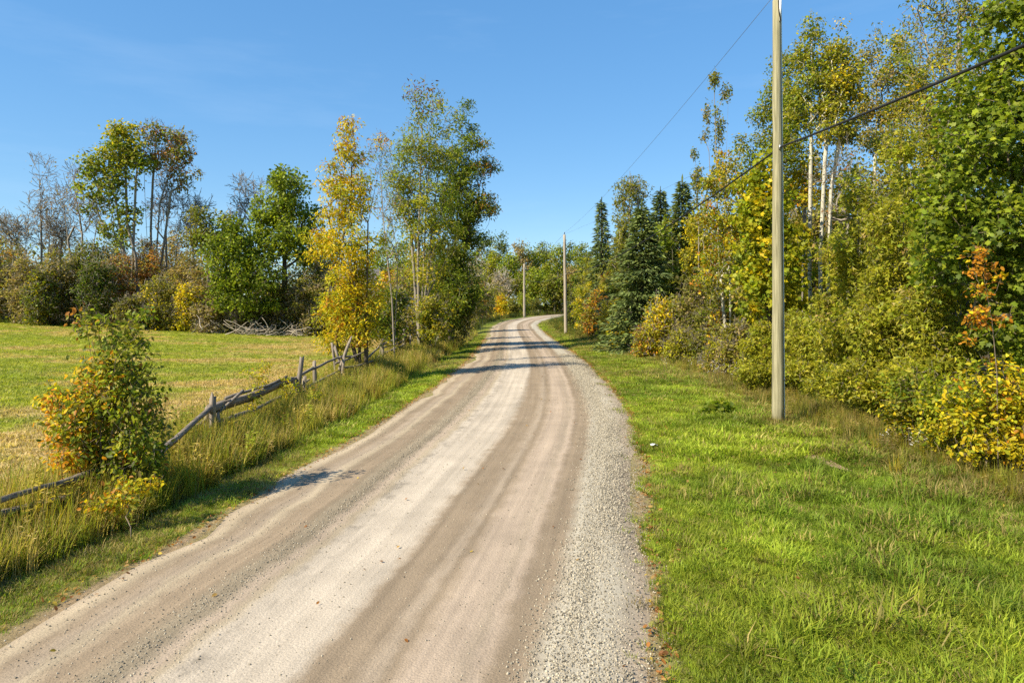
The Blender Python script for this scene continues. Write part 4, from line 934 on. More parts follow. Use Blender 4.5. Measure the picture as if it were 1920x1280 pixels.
# ------------------------------------------------------------------ roadside trees on the left
plant('yellow_tree', 'golden yellow roadside tree with a thin sparse orange top', 'tree', 682, 30.5,
      [(655, 238, 26, 28, .50), (645, 285, 42, 40, .62), (640, 335, 46, 40, .80), (668, 365, 44, 30, .5), (690, 300, 35, 60, .14), (700, 380, 26, 40, .14), (620, 395, 32, 35, .7), (655, 400, 40, 40, .6), (595, 460, 36, 26, .9), (650, 465, 55, 40, 1.1), (690, 470, 34, 40, .6), (665, 530, 50, 45, 1.25), (625, 580, 36, 42, 1.2), (665, 600, 48, 45, 1.3), (700, 560, 28, 50, .6), (630, 640, 34, 22, 1.0), (690, 635, 30, 24, .6)],
      [(YE, 4.0), (GY, 3.0), (OR, .5), (GL, 1.8)], trunks=[[(676, 708), (672, 560), (655, 400), (656, 220)], [(686, 708), (690, 560), (692, 420), (715, 290)], [(681, 708), (650, 600), (625, 470)]],
      bark=B_DARK, r=0.12, rtwig=0.008, leaf='ash', size=0.19, n=270, per=64, rc=0.50, steep=1.0, step=0.4, twigs=2, zmin=1.2, droop=0.7,
      autumn=[(OR, lambda w, r: 0.28 * sstep(7.0, 10.5, w[:, 2]))], group='roadside trees on the left')
plant('thin_bare_tree', 'thin nearly leafless tree between the yellow tree and the tall ash', 'tree', 741, 36,
      [(715, 300, 20, 40, 1), (720, 380, 22, 40, 1), (735, 470, 18, 40, .6), (700, 270, 12, 20, .4)], [(OL, 2), (RU, 1), (GM, 2)], trunks=[[(741, 660), (735, 560), (722, 430), (712, 290)], [(738, 600), (745, 480), (728, 380)]],
      bark=B_GREY, r=0.052, rtwig=0.006, leaf='ash', size=0.16, n=60, per=8, rc=0.5, steep=1.2, step=0.4, twigs=3, zmin=3, group='roadside trees on the left')
plant('tall_ash_tree', 'tall airy ash with upright limbs and olive leaves beside the road', 'tree', 789, 47,
      [(795, 160, 28, 30, .22), (775, 210, 30, 40, .3), (815, 215, 38, 45, .4), (790, 275, 55, 45, .8), (755, 300, 30, 40, .45), (765, 350, 45, 50, .8), (830, 300, 35, 55, .7), (790, 380, 60, 50, 1.0), (810, 440, 50, 50, .9), (750, 420, 30, 40, .5), (800, 510, 45, 40, .5), (830, 560, 35, 40, .4)],
      [(GM, 2.5), (GL, 2), (OL, 2), (GY, 1.3), (GD, 1)], trunks=[[(787, 668), (786, 500), (790, 330), (797, 140)], [(788, 600), (770, 420), (755, 280)], [(788, 560), (815, 380), (835, 220)], [(787, 520), (800, 350), (812, 190)]],
      bark=B_GREY, r=0.17, rtwig=0.010, leaf='ash', size=0.26, n=280, per=46, rc=0.75, steep=1.7, step=0.7, twigs=2, zmin=3.5, droop=0.5, group='roadside trees on the left',
      autumn=[(RU, lambda w, r: 0.45 * sstep(15, 19, w[:, 2])), (YE, lambda w, r: 0.4 * sstep(10, 6, w[:, 2]))])
plant('dark_ash_tree', 'dense dark green ash leaning over the left road edge', 'tree', 842, 54,
      [(868, 225, 26, 35, .5), (880, 285, 36, 40, .8), (860, 330, 45, 45, 1.1), (905, 320, 28, 30, .6), (890, 385, 40, 35, .9), (850, 400, 45, 45, 1.1), (880, 440, 40, 40, 1.1), (845, 480, 40, 50, 1.2), (868, 540, 35, 50, 1.2), (840, 590, 40, 40, 1.1), (905, 375, 22, 22, .4), (918, 312, 20, 14, .35), (912, 400, 20, 16, .35), (830, 540, 40, 60, .8)],
      [(GD, 3), (GM, 2.5), (OD, 1.2), (GL, .7)], trunks=[[(845, 650), (850, 480), (865, 330), (870, 200)], [(846, 600), (875, 450), (905, 330)], [(845, 560), (840, 420), (855, 300)]],
      bark=B_DARK, r=0.2, rtwig=0.012, leaf='ash', size=0.30, n=270, per=90, rc=0.8, steep=1.5, step=0.8, twigs=2, zmin=2.5, group='roadside trees on the left',
      autumn=[(OR, lambda w, r: 0.32 * sstep(-3.2, -2.0, w[:, 0]) * sstep(9, 13, w[:, 2]))])
SH = [('olive shrub tangle at the foot of the tall ash', 765, 50, [(765, 600, 35, 50), (750, 560, 25, 40)], [(OL, 3), (GM, 1), (TA, 1), (YE, .6)]),
      ('yellow-tinged shrub filling the gap right of the ash trunk', 812, 46, [(815, 610, 28, 40), (800, 580, 22, 30)], [(GY, 2), (OL, 2), (YE, .8), (GM, 1)]),
      ('dark brushy shrub below the dark ash', 850, 56, [(852, 600, 35, 45), (870, 570, 26, 40)], [(OD, 3), (GB, 1.5), (OL, 1)]),
      ('green shrub close behind the yellow tree trunk', 728, 40, [(728, 600, 28, 45), (735, 560, 22, 30)], [(GM, 3), (GD, 2), (OL, 1)]),
      ('brownish roadside shrub where the road edge meets the dark ash', 882, 66, [(880, 585, 22, 32), (890, 560, 20, 32)], [(OL, 3), (GB, 2), (GY, .8)]),
      ('dark bush beside the far left roadside pole', 906, 84, [(905, 565, 20, 32), (892, 540, 18, 28)], [(OD, 3), (GM, 1), (RU, .6)]),
      ('pale twiggy bush in the weeds right of the fence end', 745, 44, [(742, 620, 26, 26)], [(TA, 2), (OL, 2), (YE, .5)])]
for lab, px, Y, lo, pal in SH:
    plant('roadside_shrub', lab, 'shrub', px, Y, lo, pal, stems=6, bark=B_GREY, r=0.03, rtwig=0.009, leaf='chip', size=0.19, n=70, per=44, rc=0.55, step=0.5, woody='stem', leafy='foliage', group='roadside shrubs', twigs=3, zmin=0.2)
MT = [('mid green tree in the distance between the yellow tree and the tall ash', 735, 88, [(735, 470, 38, 40), (715, 510, 26, 36), (760, 500, 30, 40)], [(GM, 2), (GL, 2), (OL, 1)]),
      ('pale green tree behind the fence end, right of the house gable', 775, 80, [(770, 530, 30, 40), (785, 490, 26, 40)], [(OL, 2), (GL, 1), (TA, 1)]),
      ('orange-tinged small tree in front of the hidden house', 728, 70, [(730, 540, 14, 28), (722, 575, 16, 22)], [(OR, 2), (YE, 2), (OL, 1)])]
for lab, px, Y, lo, pal in MT:
    plant('distant_tree', lab, 'tree', px, Y, lo, pal, bark=B_GREY, r=0.13, rtwig=0.02, leaf='chip', size=0.32, n=80, per=36, rc=1.0, step=1.0, group='trees behind the hay field', twigs=2)

# ------------------------------------------------------------------ trees and hedgerow at the back of the hay field
FT = 'trees behind the hay field'
plant('forked_tree', 'tall green and yellow tree with a crooked pale trunk above the hedgerow', 'tree', 262, 74,
      [(232, 248, 32, 20, 1), (210, 285, 38, 26, 1), (245, 290, 26, 30, .9), (182, 310, 28, 22, .6), (172, 348, 26, 24, .55), (232, 335, 34, 30, .7), (205, 365, 26, 18, .45), (240, 395, 22, 30, .4), (258, 270, 14, 22, .35), (168, 385, 18, 20, .4), (215, 415, 22, 22, .45), (232, 445, 16, 26, .4), (160, 325, 14, 16, .3), (195, 330, 22, 20, .45), (275, 300, 14, 30, .4), (205, 440, 22, 16, .4)],
      [(GM, 3), (GD, 1.2), (OL, 2), (GY, 1.4)], trunks=[[(262, 560), (258, 480), (240, 420), (232, 260)], [(252, 455), (215, 370), (180, 320)], [(244, 430), (255, 340), (262, 260)]],
      bark=B_GREY, r=0.26, rtwig=0.016, leaf='chip', size=0.36, n=180, per=38, rc=0.9, steep=1.3, step=1.0, twigs=1, zmin=9, group=FT, autumn=[(YE, lambda w, r: 0.5 * sstep(19, 22.5, w[:, 2]) * (r.random(len(w)) < .6))])
plant('sparse_tree', 'thin multi-stemmed tree with a sparse rusty crown beside the forked tree', 'tree', 284, 77,
      [(296, 250, 20, 16, .8), (330, 262, 26, 16, .8), (340, 290, 20, 22, .7), (312, 300, 36, 26, .5), (285, 300, 20, 40, .3), (360, 328, 16, 9, .5), (325, 345, 26, 16, .35)],
      [(OL, 3), (RU, 1.4), (GM, 1.6), (TA, 1)], trunks=[[(284, 590), (284, 430), (288, 340), (296, 245)], [(284, 480), (300, 380), (335, 270)], [(284, 470), (270, 370), (268, 270)], [(286, 430), (320, 360), (360, 330)]],
      bark=B_GREY, r=0.15, rtwig=0.015, leaf='chip', size=0.34, n=120, per=22, rc=0.9, steep=1.5, step=1.0, twigs=3, zmin=9, group=FT)
BT = [('tallest bare tree at far left above the hedgerow', 80, 78, [(80, 330, 20, 30), (95, 380, 25, 35), (62, 400, 25, 35), (85, 430, 35, 30)], [[(80, 600), (79, 420), (72, 300)], [(80, 480), (98, 380), (102, 340)]]),
      ('bare crooked tree left of the forked green tree', 152, 76, [(140, 330, 14, 18), (130, 370, 26, 28), (158, 400, 24, 35), (185, 400, 20, 30)], [[(152, 600), (150, 440), (137, 315)], [(150, 500), (120, 380), (115, 355)], [(152, 520), (182, 420), (178, 360)]]),
      ('slim bare tree just right of the sparse rusty tree', 312, 79, [(315, 340, 16, 30), (335, 380, 24, 26), (300, 400, 20, 30)], [[(312, 600), (312, 430), (318, 330)], [(312, 460), (340, 400), (350, 370)]]),
      ('small bare tree with a reddish tip above the tan shrubs', 365, 80, [(362, 400, 14, 20), (380, 390, 14, 12), (350, 430, 18, 20)], [[(365, 590), (363, 460), (370, 385)]]),
      ('bare grey twigs of a dead tree behind the dark maple', 470, 82, [(455, 360, 12, 36), (480, 370, 14, 36), (465, 400, 24, 30)], [[(470, 600), (468, 440), (455, 320)], [(470, 500), (485, 400), (488, 345)]]),
      ('low bare scrub tree at the left edge', 25, 77, [(20, 430, 24, 20), (45, 440, 24, 20), (5, 420, 14, 16)], [[(25, 600), (25, 480), (10, 400)], [(28, 520), (50, 440)]]),
      ('bare tangled tree between the two leftmost bare trees', 112, 80, [(115, 420, 24, 26), (100, 445, 30, 24), (130, 450, 20, 20)], [[(112, 600), (112, 470), (125, 400)], [(112, 520), (92, 430)]])]
for i, (lab, px, Y, lo, tr) in enumerate(BT):
    plant('bare_tree', lab, 'tree', px, Y, lo, [(GB, 1), (TA, 1), (RU, .4)], trunks=tr, bark=B_GREY, r=0.14, rtwig=0.020, k=4, n=60, per=2, rc=1.2, steep=1.4, step=1.0, twigs=4, zmin=6, size=0.28, group=FT)
plant('dark_maple_tree', 'tall dark green maple with a rounded crown at the field end', 'tree', 535, 70,
      [(528, 335, 34, 26, .9), (552, 355, 40, 30, 1), (510, 378, 42, 34, 1), (560, 400, 40, 36, 1), (490, 410, 40, 30, .9), (535, 430, 60, 40, 1.2), (495, 460, 40, 34, .9), (560, 465, 44, 36, .9), (525, 325, 12, 18, .3)],
      [(GD, 2), (GM, 3.4), (GL, 1.8)], bark=B_DARK, r=0.30, rtwig=0.03, leaf='chip', size=0.33, n=210, per=50, rc=1.0, steep=0.9, step=1.1, twigs=1, zmin=4, group=FT, mat=None)
plant('dark_maple_tree', 'shorter dark green maple in front and left of the taller one', 'tree', 445, 67,
      [(432, 425, 34, 22, .9), (425, 462, 36, 34, 1), (470, 470, 40, 34, 1), (440, 505, 46, 38, 1.2), (485, 520, 40, 36, 1), (420, 540, 30, 34, .9), (455, 560, 46, 34, 1), (500, 560, 30, 24, .6)],
      [(GD, 1.6), (GM, 3.4), (GL, 2.2)], bark=B_DARK, r=0.26, rtwig=0.03, leaf='chip', size=0.33, n=190, per=48, rc=1.0, steep=0.8, step=1.1, twigs=1, zmin=2, group=FT)
plant('olive_tree', 'small olive tree rising above the tan shrubs left of the maples', 'tree', 392, 76, [(385, 415, 26, 22), (400, 440, 30, 26), (378, 455, 26, 26)], [(OL, 2), (OD, 2), (GM, 1)], bark=B_GREY, r=0.2, rtwig=0.03, leaf='chip', size=0.34, n=70, per=34, rc=1.0, group=FT, step=1.0)
HS = [(-50, 450, 590, 60, 'olive-brown bush at the far left end of the hedgerow', [(OL, 2), (GB, 2)], 71), (8, 455, 600, 34, 'mixed olive and orange bush touching the left photo edge', [(OL, 2), (OR, .5), (GB, 2), (GM, 1)], 72), (45, 475, 605, 34, 'grey-brown twiggy bush in front of the leftmost bare trees', [(GB, 3), (OL, 1.4)], 70),
      (75, 500, 605, 26, 'dark bush with a yellow crest near the left field corner', [(OD, 3), (YE, .5), (GM, 1)], 68.5), (110, 470, 605, 36, 'brown-green bush below the bare crooked trees', [(GB, 2), (OL, 2), (OD, 1)], 71), (150, 455, 600, 34, 'tall green-brown bush behind the sapling tip', [(OL, 2), (OD, 2), (GM, 1)], 73),
      (183, 475, 605, 28, 'very dark evergreen bush right of the sapling tip', [(GD, 3), (OD, 2)], 69), (222, 470, 605, 32, 'rusty brown bush left of the crooked pale trunk', [(RU, 1.8), (OL, 2), (GB, 2)], 72), (283, 450, 610, 34, 'orange-brown bush right of the crooked pale trunk', [(RU, 2), (OR, .7), (OL, 1.5), (TA, 1)], 74.5),
      (300, 520, 625, 40, 'olive bush with scattered yellow leaves at the field edge', [(OL, 3), (YE, .4), (OD, 1)], 69), (340, 460, 620, 36, 'pale tan bush in the middle of the hedgerow', [(TA, 2), (OL, 2), (GB, 1)], 73), (350, 530, 612, 16, 'small bright yellow bush low in the hedgerow', [(YE, 2.4), (GY, 2)], 68), (385, 480, 622, 36, 'tan twiggy bush left of the dark maples', [(TA, 2), (GB, 2), (OL, 1)], 71),
      (395, 565, 628, 36, 'low grey brush at the field edge under the tan bush', [(GB, 3), (OL, 1.4)], 68), (548, 500, 630, 40, 'shadowy twiggy brush under the tall maple', [(GB, 2), (OD, 2), (OL, 1)], 70), (590, 470, 632, 36, 'olive-brown brush between the maples and the yellow tree', [(OL, 2), (GB, 2), (OD, 1)], 69), (640, 520, 632, 40, 'brown brush hidden behind the yellow tree', [(GB, 2), (OL, 2)], 70), (700, 545, 630, 34, 'olive brush right of the yellow tree trunk', [(OL, 2), (GM, 1), (TA, 1)], 68), (490, 560, 630, 30, 'dark brush below the shorter maple', [(OD, 2), (GD, 1), (GB, 2)], 69.5),
      (250, 555, 615, 26, 'low dark bush in front of the crooked trunk', [(OD, 2), (OL, 2), (GB, 1)], 67.5)]
for px, ty, by, hw, lab, pal in [h[:6] for h in HS]:
    Y = [h[6] for h in HS if h[0] == px][0]; Y = Y - 0.0
    h2 = (by - ty) / 2
    plant('hedgerow_bush', lab, 'bush', px, Y, [(px, ty + h2 * .55, hw * .8, h2 * .55), (px - hw * .35, ty + h2 * 1.1, hw * .75, h2 * .6), (px + hw * .4, ty + h2 * 1.25, hw * .75, h2 * .6), (px, by - h2 * .3, hw, h2 * .35)], pal,
          stems=7, bark=B_GREY, r=0.05, rtwig=0.018, k=3, leaf='chip', size=0.25, n=120, per=46, rc=0.75, step=0.8, woody='stem', leafy='foliage', group='hedgerow bushes behind the hay field', twigs=3, zmin=0.2, coh=0.5)
BGT = [(30, 445, 40, 'tan thinning tree behind the far left bare scrub', [(TA, 2), (GB, 2), (OL, 1)]), (112, 440, 36, 'grey-brown tree behind the tangled bare tree', [(GB, 3), (OL, 1), (TA, 1)]), (175, 435, 34, 'olive tree behind the very dark evergreen bush', [(OL, 3), (OD, 1), (GM, 1)]), (222, 430, 34, 'mid green tree behind the crooked pale trunk', [(GM, 2), (OL, 2)]),
       (275, 440, 30, 'brown-olive tree between the forked and sparse trees', [(GB, 2), (OL, 2), (RU, .5)]), (330, 425, 34, 'tan tree right of the sparse rusty tree', [(TA, 2), (GB, 1.5), (OL, 1.5)]), (425, 395, 30, 'olive-brown tree between the small olive tree and the maples', [(OL, 2), (GB, 2)]), (600, 430, 36, 'dark olive tree between the tall maple and the yellow tree', [(OL, 2), (OD, 2), (GM, 1)]), (-20, 430, 40, 'olive tree beyond the left photo edge', [(OL, 2), (GB, 1)])]
for px, ty, hw, lab, pal in BGT:
    plant('background_tree', lab, 'tree', px, 84, [(px, ty + 24, hw * .6, 24), (px - hw * .4, ty + 60, hw * .7, 32), (px + hw * .4, ty + 66, hw * .7, 32), (px, ty + 105, hw * .9, 34)], pal, bark=B_GREY, r=0.16, rtwig=0.02, k=3, leaf='chip', size=0.30, n=90, per=30, rc=0.95, steep=1.0, step=1.0, twigs=3, zmin=2, group=FT)
# pile of cleared dead branches
rg = np.random.default_rng(5)
for (px, Y, w_, nb, lab) in ((478, 66, 2.4, 46, 'pile of bleached dead branches at the edge of the hay field'), (560, 67, 1.6, 22, 'smaller heap of dead branches right of the bleached pile'), (395, 66.5, 1.4, 20, 'low scatter of dead sticks left of the bleached pile')):
    x = (px - CX) * Y / F; b0 = np.array([x, Y, tz(x, Y)]); root = tag(empty('brush_pile', b0), lab, 'brush pile', 'piles of dead branches')
    for i in range(nb):
        a = rg.random() * 6.283; el = rg.uniform(-0.05, 0.75); L = rg.uniform(1.2, 3.4); c = np.array([rg.normal() * w_ * .5, rg.normal() * .6, 0.1 + abs(rg.normal()) * .4]); d = np.array([math.cos(a) * math.cos(el), math.sin(a) * math.cos(el) * .6, math.sin(el)])
        q = np.linspace(0, 1, 5)[:, None]; pts = c + d * L * (q - .3) + rg.normal(size=(5, 3)) * 0.10; pts[:, 2] = np.maximum(pts[:, 2], 0.03)
        MB().tube(pts, np.linspace(rg.uniform(.035, .075), .015, 5), 5).build('branch', M_STICK if rg.random() < .75 else B_GREY, root)

# ------------------------------------------------------------------ woods beyond the bend
WG = 'trees of the woods beyond the bend'
FW = [(905, 440, 26, 205, 'd'), (935, 432, 24, 210, 'd'), (925, 470, 26, 188, 'y'), (955, 475, 24, 180, 'g'), (975, 455, 26, 192, 't'), (1000, 452, 28, 196, 'g'), (1022, 446, 24, 200, 'o'), (1045, 462, 26, 190, 'g'), (1065, 450, 22, 205, 'd'), (1090, 455, 22, 200, 'g'), (1105, 480, 24, 180, 'y'), (890, 480, 26, 178, 'b'),
      (1010, 500, 28, 172, 'g'), (1040, 515, 24, 170, 'o'), (985, 510, 24, 176, 'o'), (1070, 505, 24, 172, 't'), (940, 505, 22, 172, 'b'), (1130, 455, 26, 170, 'g'), (1160, 470, 28, 160, 'o'), (860, 470, 28, 190, 'g'), (830, 480, 30, 196, 'o'), (800, 470, 30, 200, 'g')]
KIND = {'d': ([(GD, 2), (OD, 2), (GM, 1)], 'dark evergreen-looking'), 'g': ([(GM, 2), (GL, 2), (OL, 1)], 'mid green'), 'y': ([(GL, 2), (GY, 2), (OL, 1)], 'yellow-green'), 'o': ([(OL, 2), (GM, 1.5), (OD, 1)], 'olive'), 't': ([(TA, 2), (GB, 2), (OL, 1)], 'tan thinning'), 'b': ([(GB, 2), (TA, 1)], 'nearly bare grey-brown')}
WHERE = {905: 'at the left end of the far woods, above the others', 935: 'next to the left end of the far woods', 925: 'in front at the left of the far woods', 955: 'behind the distant pole, at its left', 975: 'directly behind the distant pole', 1000: 'right of the distant pole', 1022: 'in the middle of the far woods', 1045: 'left of the second pole top',
         1065: 'right behind the second pole', 1090: 'right of the second pole, beyond it', 1105: 'low at the right of the second pole', 890: 'beside the dark roadside ash', 1010: 'low in the front row where the road vanishes', 1040: 'front row, left of the second pole', 985: 'front row, at the distant pole foot', 1070: 'front row, right of the second pole', 940: 'front row, above the yellow roadside bush', 1130: 'behind the slim leftmost spruce', 1160: 'behind the big spruces', 860: 'hidden behind the dark ash crown', 830: 'behind the dark ash, left of its trunk', 800: 'far behind the tall ash trunk'}
for px, ty, hw, Y, kd in FW:
    pal, w_ = KIND[kd]; by = 585; h2 = (by - ty)
    bare = kd == 'b'
    plant('woodland_tree', f'{w_} tree {WHERE[px]}', 'tree', px, Y, [(px, ty + h2 * .2, hw * .6, h2 * .2), (px - hw * .4, ty + h2 * .42, hw * .6, h2 * .24), (px + hw * .4, ty + h2 * .46, hw * .6, h2 * .24), (px, ty + h2 * .65, hw * .7, h2 * .2, .6)], pal,
          bark=(B_ASPEN if kd in 'ygt' else B_PALE if bare else B_GREY), r=0.24, rtwig=0.04, k=4, leaf='chip', size=0.56, n=76, per=8 if bare else 46, rc=1.8, step=2.0, steep=1.0, twigs=3 if bare else 1, zmin=5, group=WG)
RSB = [(930, 560, 22, 140, 'grey-green bush at the left of the far bend', [(OL, 2), (GM, 1), (GB, 1)], 530), (938, 556, 14, 136, 'golden yellow bush on the outer side of the far bend', [(YE, 2.5), (OR, .8), (GY, 1)], 552), (962, 565, 18, 150, 'olive bush left of the distant pole foot', [(OL, 2), (OD, 1)], 558), (978, 560, 14, 155, 'lime green bush at the distant pole foot', [(GL, 2), (GY, 1.5)], 548), (1000, 572, 22, 165, 'dark low bush where the road disappears', [(OD, 2), (GD, 1), (OL, 1)], 555), (1030, 574, 22, 172, 'dark bush on the outside of the vanishing bend', [(OD, 3), (GM, 1)], 565), (912, 560, 14, 125, 'dark shrub by the left verge before the bend', [(OD, 2), (OL, 2)], 535), (1042, 570, 10, 178, 'small orange bush at the vanishing point of the road', [(OR, 2), (TA, 1)], 560), (898, 552, 16, 118, 'rusty orange bush by the half hidden pole', [(RU, 1), (OR, .8), (OL, 2)], 525)]
for px, cy, hw, Y, lab, pal, ty in RSB:
    x = (px - CX) * Y / F; by = HY + (CAM_H - tz(x, Y)) * F / Y; h2 = (by - ty) / 2
    plant('bend_bush', lab, 'bush', px, Y, [(px, ty + h2 * .7, hw * .8, h2 * .7), (px - hw * .4, ty + h2 * 1.3, hw * .6, h2 * .6), (px + hw * .4, ty + h2 * 1.3, hw * .6, h2 * .6)], pal, stems=5, bark=B_GREY, r=0.06, rtwig=0.02, k=3, leaf='chip', size=0.36, n=50, per=36, rc=0.8, step=0.9, woody='stem', leafy='foliage', group='bushes along the far bend', twigs=2, zmin=0.2)

# ------------------------------------------------------------------ right side: spruces and far edge of the wood
SG = 'spruces on the right'
spruce('slim leftmost spruce with a pointed tip above the bend', 1128, 74, 375, 36, group=SG, size=0.5, dens=0.9)
spruce('broad blue-green spruce, largest of the group', 1203, 46, 385, 88, group=SG, dens=1.25, size=0.42, pal=[((0.070, 0.096, 0.036), 3), ((0.105, 0.135, 0.046), 2), ((0.050, 0.072, 0.032), 2)])
spruce('narrow spruce just right of the broad one', 1238, 54, 355, 64, group=SG, dens=1.1, size=0.42)
spruce('tallest pointed spruce at the right of the group', 1279, 50, 338, 66, group=SG, dens=1.15, size=0.42)
spruce('dark spruce standing behind the broad one', 1168, 62, 420, 56, group=SG, dens=1.0, size=0.45)
spruce('low dark spruce half hidden behind the tallest spruce', 1300, 56, 400, 50, group=SG, dens=1.0, size=0.45)
plant('tall_cedar', 'tall open brownish cedar rising above the spruces', 'tree', 1180, 60, [(1182, 345, 20, 26), (1170, 370, 20, 30), (1196, 365, 16, 36), (1180, 410, 30, 36), (1178, 450, 32, 36), (1180, 500, 34, 40)], [(OL, 3), (OD, 2), (CE, 2)], trunks=[[(1180, 640), (1180, 480), (1182, 320)], [(1180, 560), (1194, 430), (1198, 330)]], bark=B_GREY, r=0.2, rtwig=0.02, leaf='spray', size=0.30, n=120, per=34, rc=0.7, steep=0.3, step=0.8, group='cedars on the right', droop=0.6)
EB = [(1120, 600, 66, 545, 26, 'rust-tinged bush at the wood edge near the bend', [(RU, 1), (OL, 2), (OR, .6), (GY, .8)]), (1095, 560, 80, 520, 22, 'yellow-green bush just right of the second pole', [(GY, 2), (GL, 1), (YE, 1)]), (1105, 520, 84, 478, 24, 'tall olive-yellow shrub behind the second pole', [(OL, 2), (GY, 2)]), (1075, 570, 88, 548, 14, 'round dark bush at the inside of the bend', [(GD, 2), (OD, 2)]), (1150, 620, 56, 560, 30, 'yellow-green bush under the slim spruce', [(GY, 2), (OL, 2), (YE, .8)]), (1175, 640, 50, 595, 30, 'bright mixed shrub in front of the broad spruce', [(GY, 2), (GL, 1.5), (YE, 1)]), (1140, 560, 70, 500, 28, 'amber-green small tree under the tall cedar', [(OL, 2), (YE, .8), (RU, .5), (GY, 1)]),
      (1238, 610, 42, 558, 34, 'golden shrub with pale bare stems at the wood edge', [(YE, 1.6), (GY, 2.6), (OR, .3)]), (1215, 645, 42, 610, 24, 'orange and rust bush at the foot of the golden shrub', [(OR, .8), (RU, .6), (GY, 2), (OL, 1)]), (1300, 590, 40, 500, 36, 'grey twiggy shrub right of the golden shrub', [(GB, 2), (OD, 2), (OL, 1.5)]), (1330, 640, 36, 570, 32, 'dark tangled bush in shade with thin stems', [(OD, 2), (OL, 1.4), (GM, 1)]), (1280, 650, 38.5, 615, 30, 'low yellow-green bush by the wood edge', [(GY, 2), (OL, 2)]),
      (1352, 560, 34.5, 545, 26, 'shrub with a rosy orange top beside the yellow-green maple', [(OR, .8), (OL, 2), (GM, 1), (YE, .6)]), (1385, 650, 30, 600, 34, 'brown-green bush left of the olive cedars', [(OL, 2), (GB, 1), (GY, 1)]), (1350, 680, 31.5, 640, 30, 'low weedy bush in front of the dark tangled one', [(OL, 2), (TA, 1), (GY, 1)])]
for px, cy, Y, ty, hw, lab, pal in EB:
    x = (px - CX) * Y / F; by = HY + (CAM_H - tz(x, Y)) * F / Y; h2 = (by - ty) / 2
    plant('edge_bush', lab, 'bush', px, Y, [(px, ty + h2 * .6, hw * .75, h2 * .6), (px - hw * .4, ty + h2 * 1.2, hw * .65, h2 * .65), (px + hw * .4, ty + h2 * 1.2, hw * .65, h2 * .65), (px, by - h2 * .35, hw * .9, h2 * .35)], pal,
          stems=6, bark=B_PALE if 'pale' in lab else B_GREY, r=0.03, rtwig=0.009, k=3, leaf='oval' if Y < 40 else 'chip', size=0.155 if Y < 50 else 0.22, n=90, per=40, rc=0.5, step=0.45, woody='stem', leafy='foliage', group='bushes along the wood edge', twigs=3, zmin=0.2)
PG = 'poplars and aspens on the right'
def plume(lab, px, Y, lobes, tr, per=22): plant('poplar_tree', lab, 'tree', px, Y, lobes, [(OL, 2), (OD, 2), (GM, 1.5), (TA, .8)], trunks=tr, bark=B_GREY, r=0.036, rtwig=0.004, leaf='oval', size=0.15, n=34, per=per, rc=0.26, steep=2.6, step=0.5, zmin=6, group=PG, twigs=1, taper=0.55, flat=1.7, droop=1.0)
plume('wispy poplar with two lone leaf tufts, tallest of the thin ones', 1348, 38, [(1340, 145, 6, 17, 1.6), (1360, 167, 5, 14, 1.6), (1345, 205, 3, 8, .5), (1356, 330, 16, 34, .6)], [[(1350, 700), (1348, 400), (1341, 135)], [(1348, 400), (1362, 155)]], 30)
plume('wispy poplar with hanging dark tufts left of the tallest thin one', 1328, 39, [(1326, 212, 5, 20, 1.6), (1350, 243, 7, 24, 1.6), (1319, 248, 6, 11, 1), (1340, 268, 4, 10, .6), (1345, 330, 20, 26, .7)], [[(1330, 690), (1332, 400), (1324, 195)], [(1332, 400), (1350, 225)]], 30)
plume('short wispy poplar beside the tallest spruce', 1308, 41, [(1303, 288, 8, 12, 1), (1309, 335, 10, 34, 1.6), (1318, 390, 18, 30, 1)], [[(1310, 680), (1310, 420), (1304, 280)]], 34)
plant('yellow_poplar', 'yellowing poplar with a pale trunk between the thin poplars and the pole', 'tree', 1370, 34, [(1365, 300, 30, 26, .8), (1345, 345, 34, 30, 1), (1385, 345, 26, 36, .9), (1350, 400, 44, 40, 1.2), (1380, 440, 30, 36, .9), (1345, 470, 40, 40, 1), (1330, 520, 34, 34, .7)], [(OL, 2), (GY, 1.6), (YE, 1), (OR, .8), (GM, 1)], trunks=[[(1370, 700), (1370, 480), (1362, 290)], [(1368, 600), (1345, 440), (1340, 340)]], bark=B_ASPEN, r=0.10, rtwig=0.008, leaf='chip', size=0.16, n=190, per=30, rc=0.45, steep=1.2, step=0.5, zmin=2.5, group=PG)
plant('yellow_poplar', 'bright yellow small poplar just right of the tallest spruce', 'tree', 1310, 43, [(1305, 430, 24, 26), (1325, 465, 26, 30), (1300, 480, 24, 28)], [(YE, 2), (GY, 2), (OL, 1)], bark=B_GREY, r=0.08, rtwig=0.01, leaf='chip', size=0.18, n=90, per=30, rc=0.5, group=PG)
plant('yellow_green_maple', 'bright yellow-green maple directly left of the near pole', 'tree', 1432, 25.5,
      [(1428, 345, 46, 40, .9), (1410, 400, 36, 40, .9), (1450, 400, 46, 46, 1), (1420, 455, 46, 40, 1), (1470, 460, 40, 50, .9), (1415, 520, 40, 34, .9), (1460, 540, 46, 40, .9), (1430, 580, 44, 26, .5), (1490, 570, 30, 26, .6), (1440, 300, 26, 24, .5)],
      [(GY, 3), (GL, 2.4), (YE, .7), (GM, 1)], trunks=[[(1440, 740), (1440, 520), (1432, 310)], [(1440, 640), (1470, 480)]], bark=B_DARK, r=0.12, rtwig=0.008, leaf='maple', size=0.16, n=250, per=36, rc=0.42, steep=0.7, step=0.4, zmin=1.5, group='maples on the right')
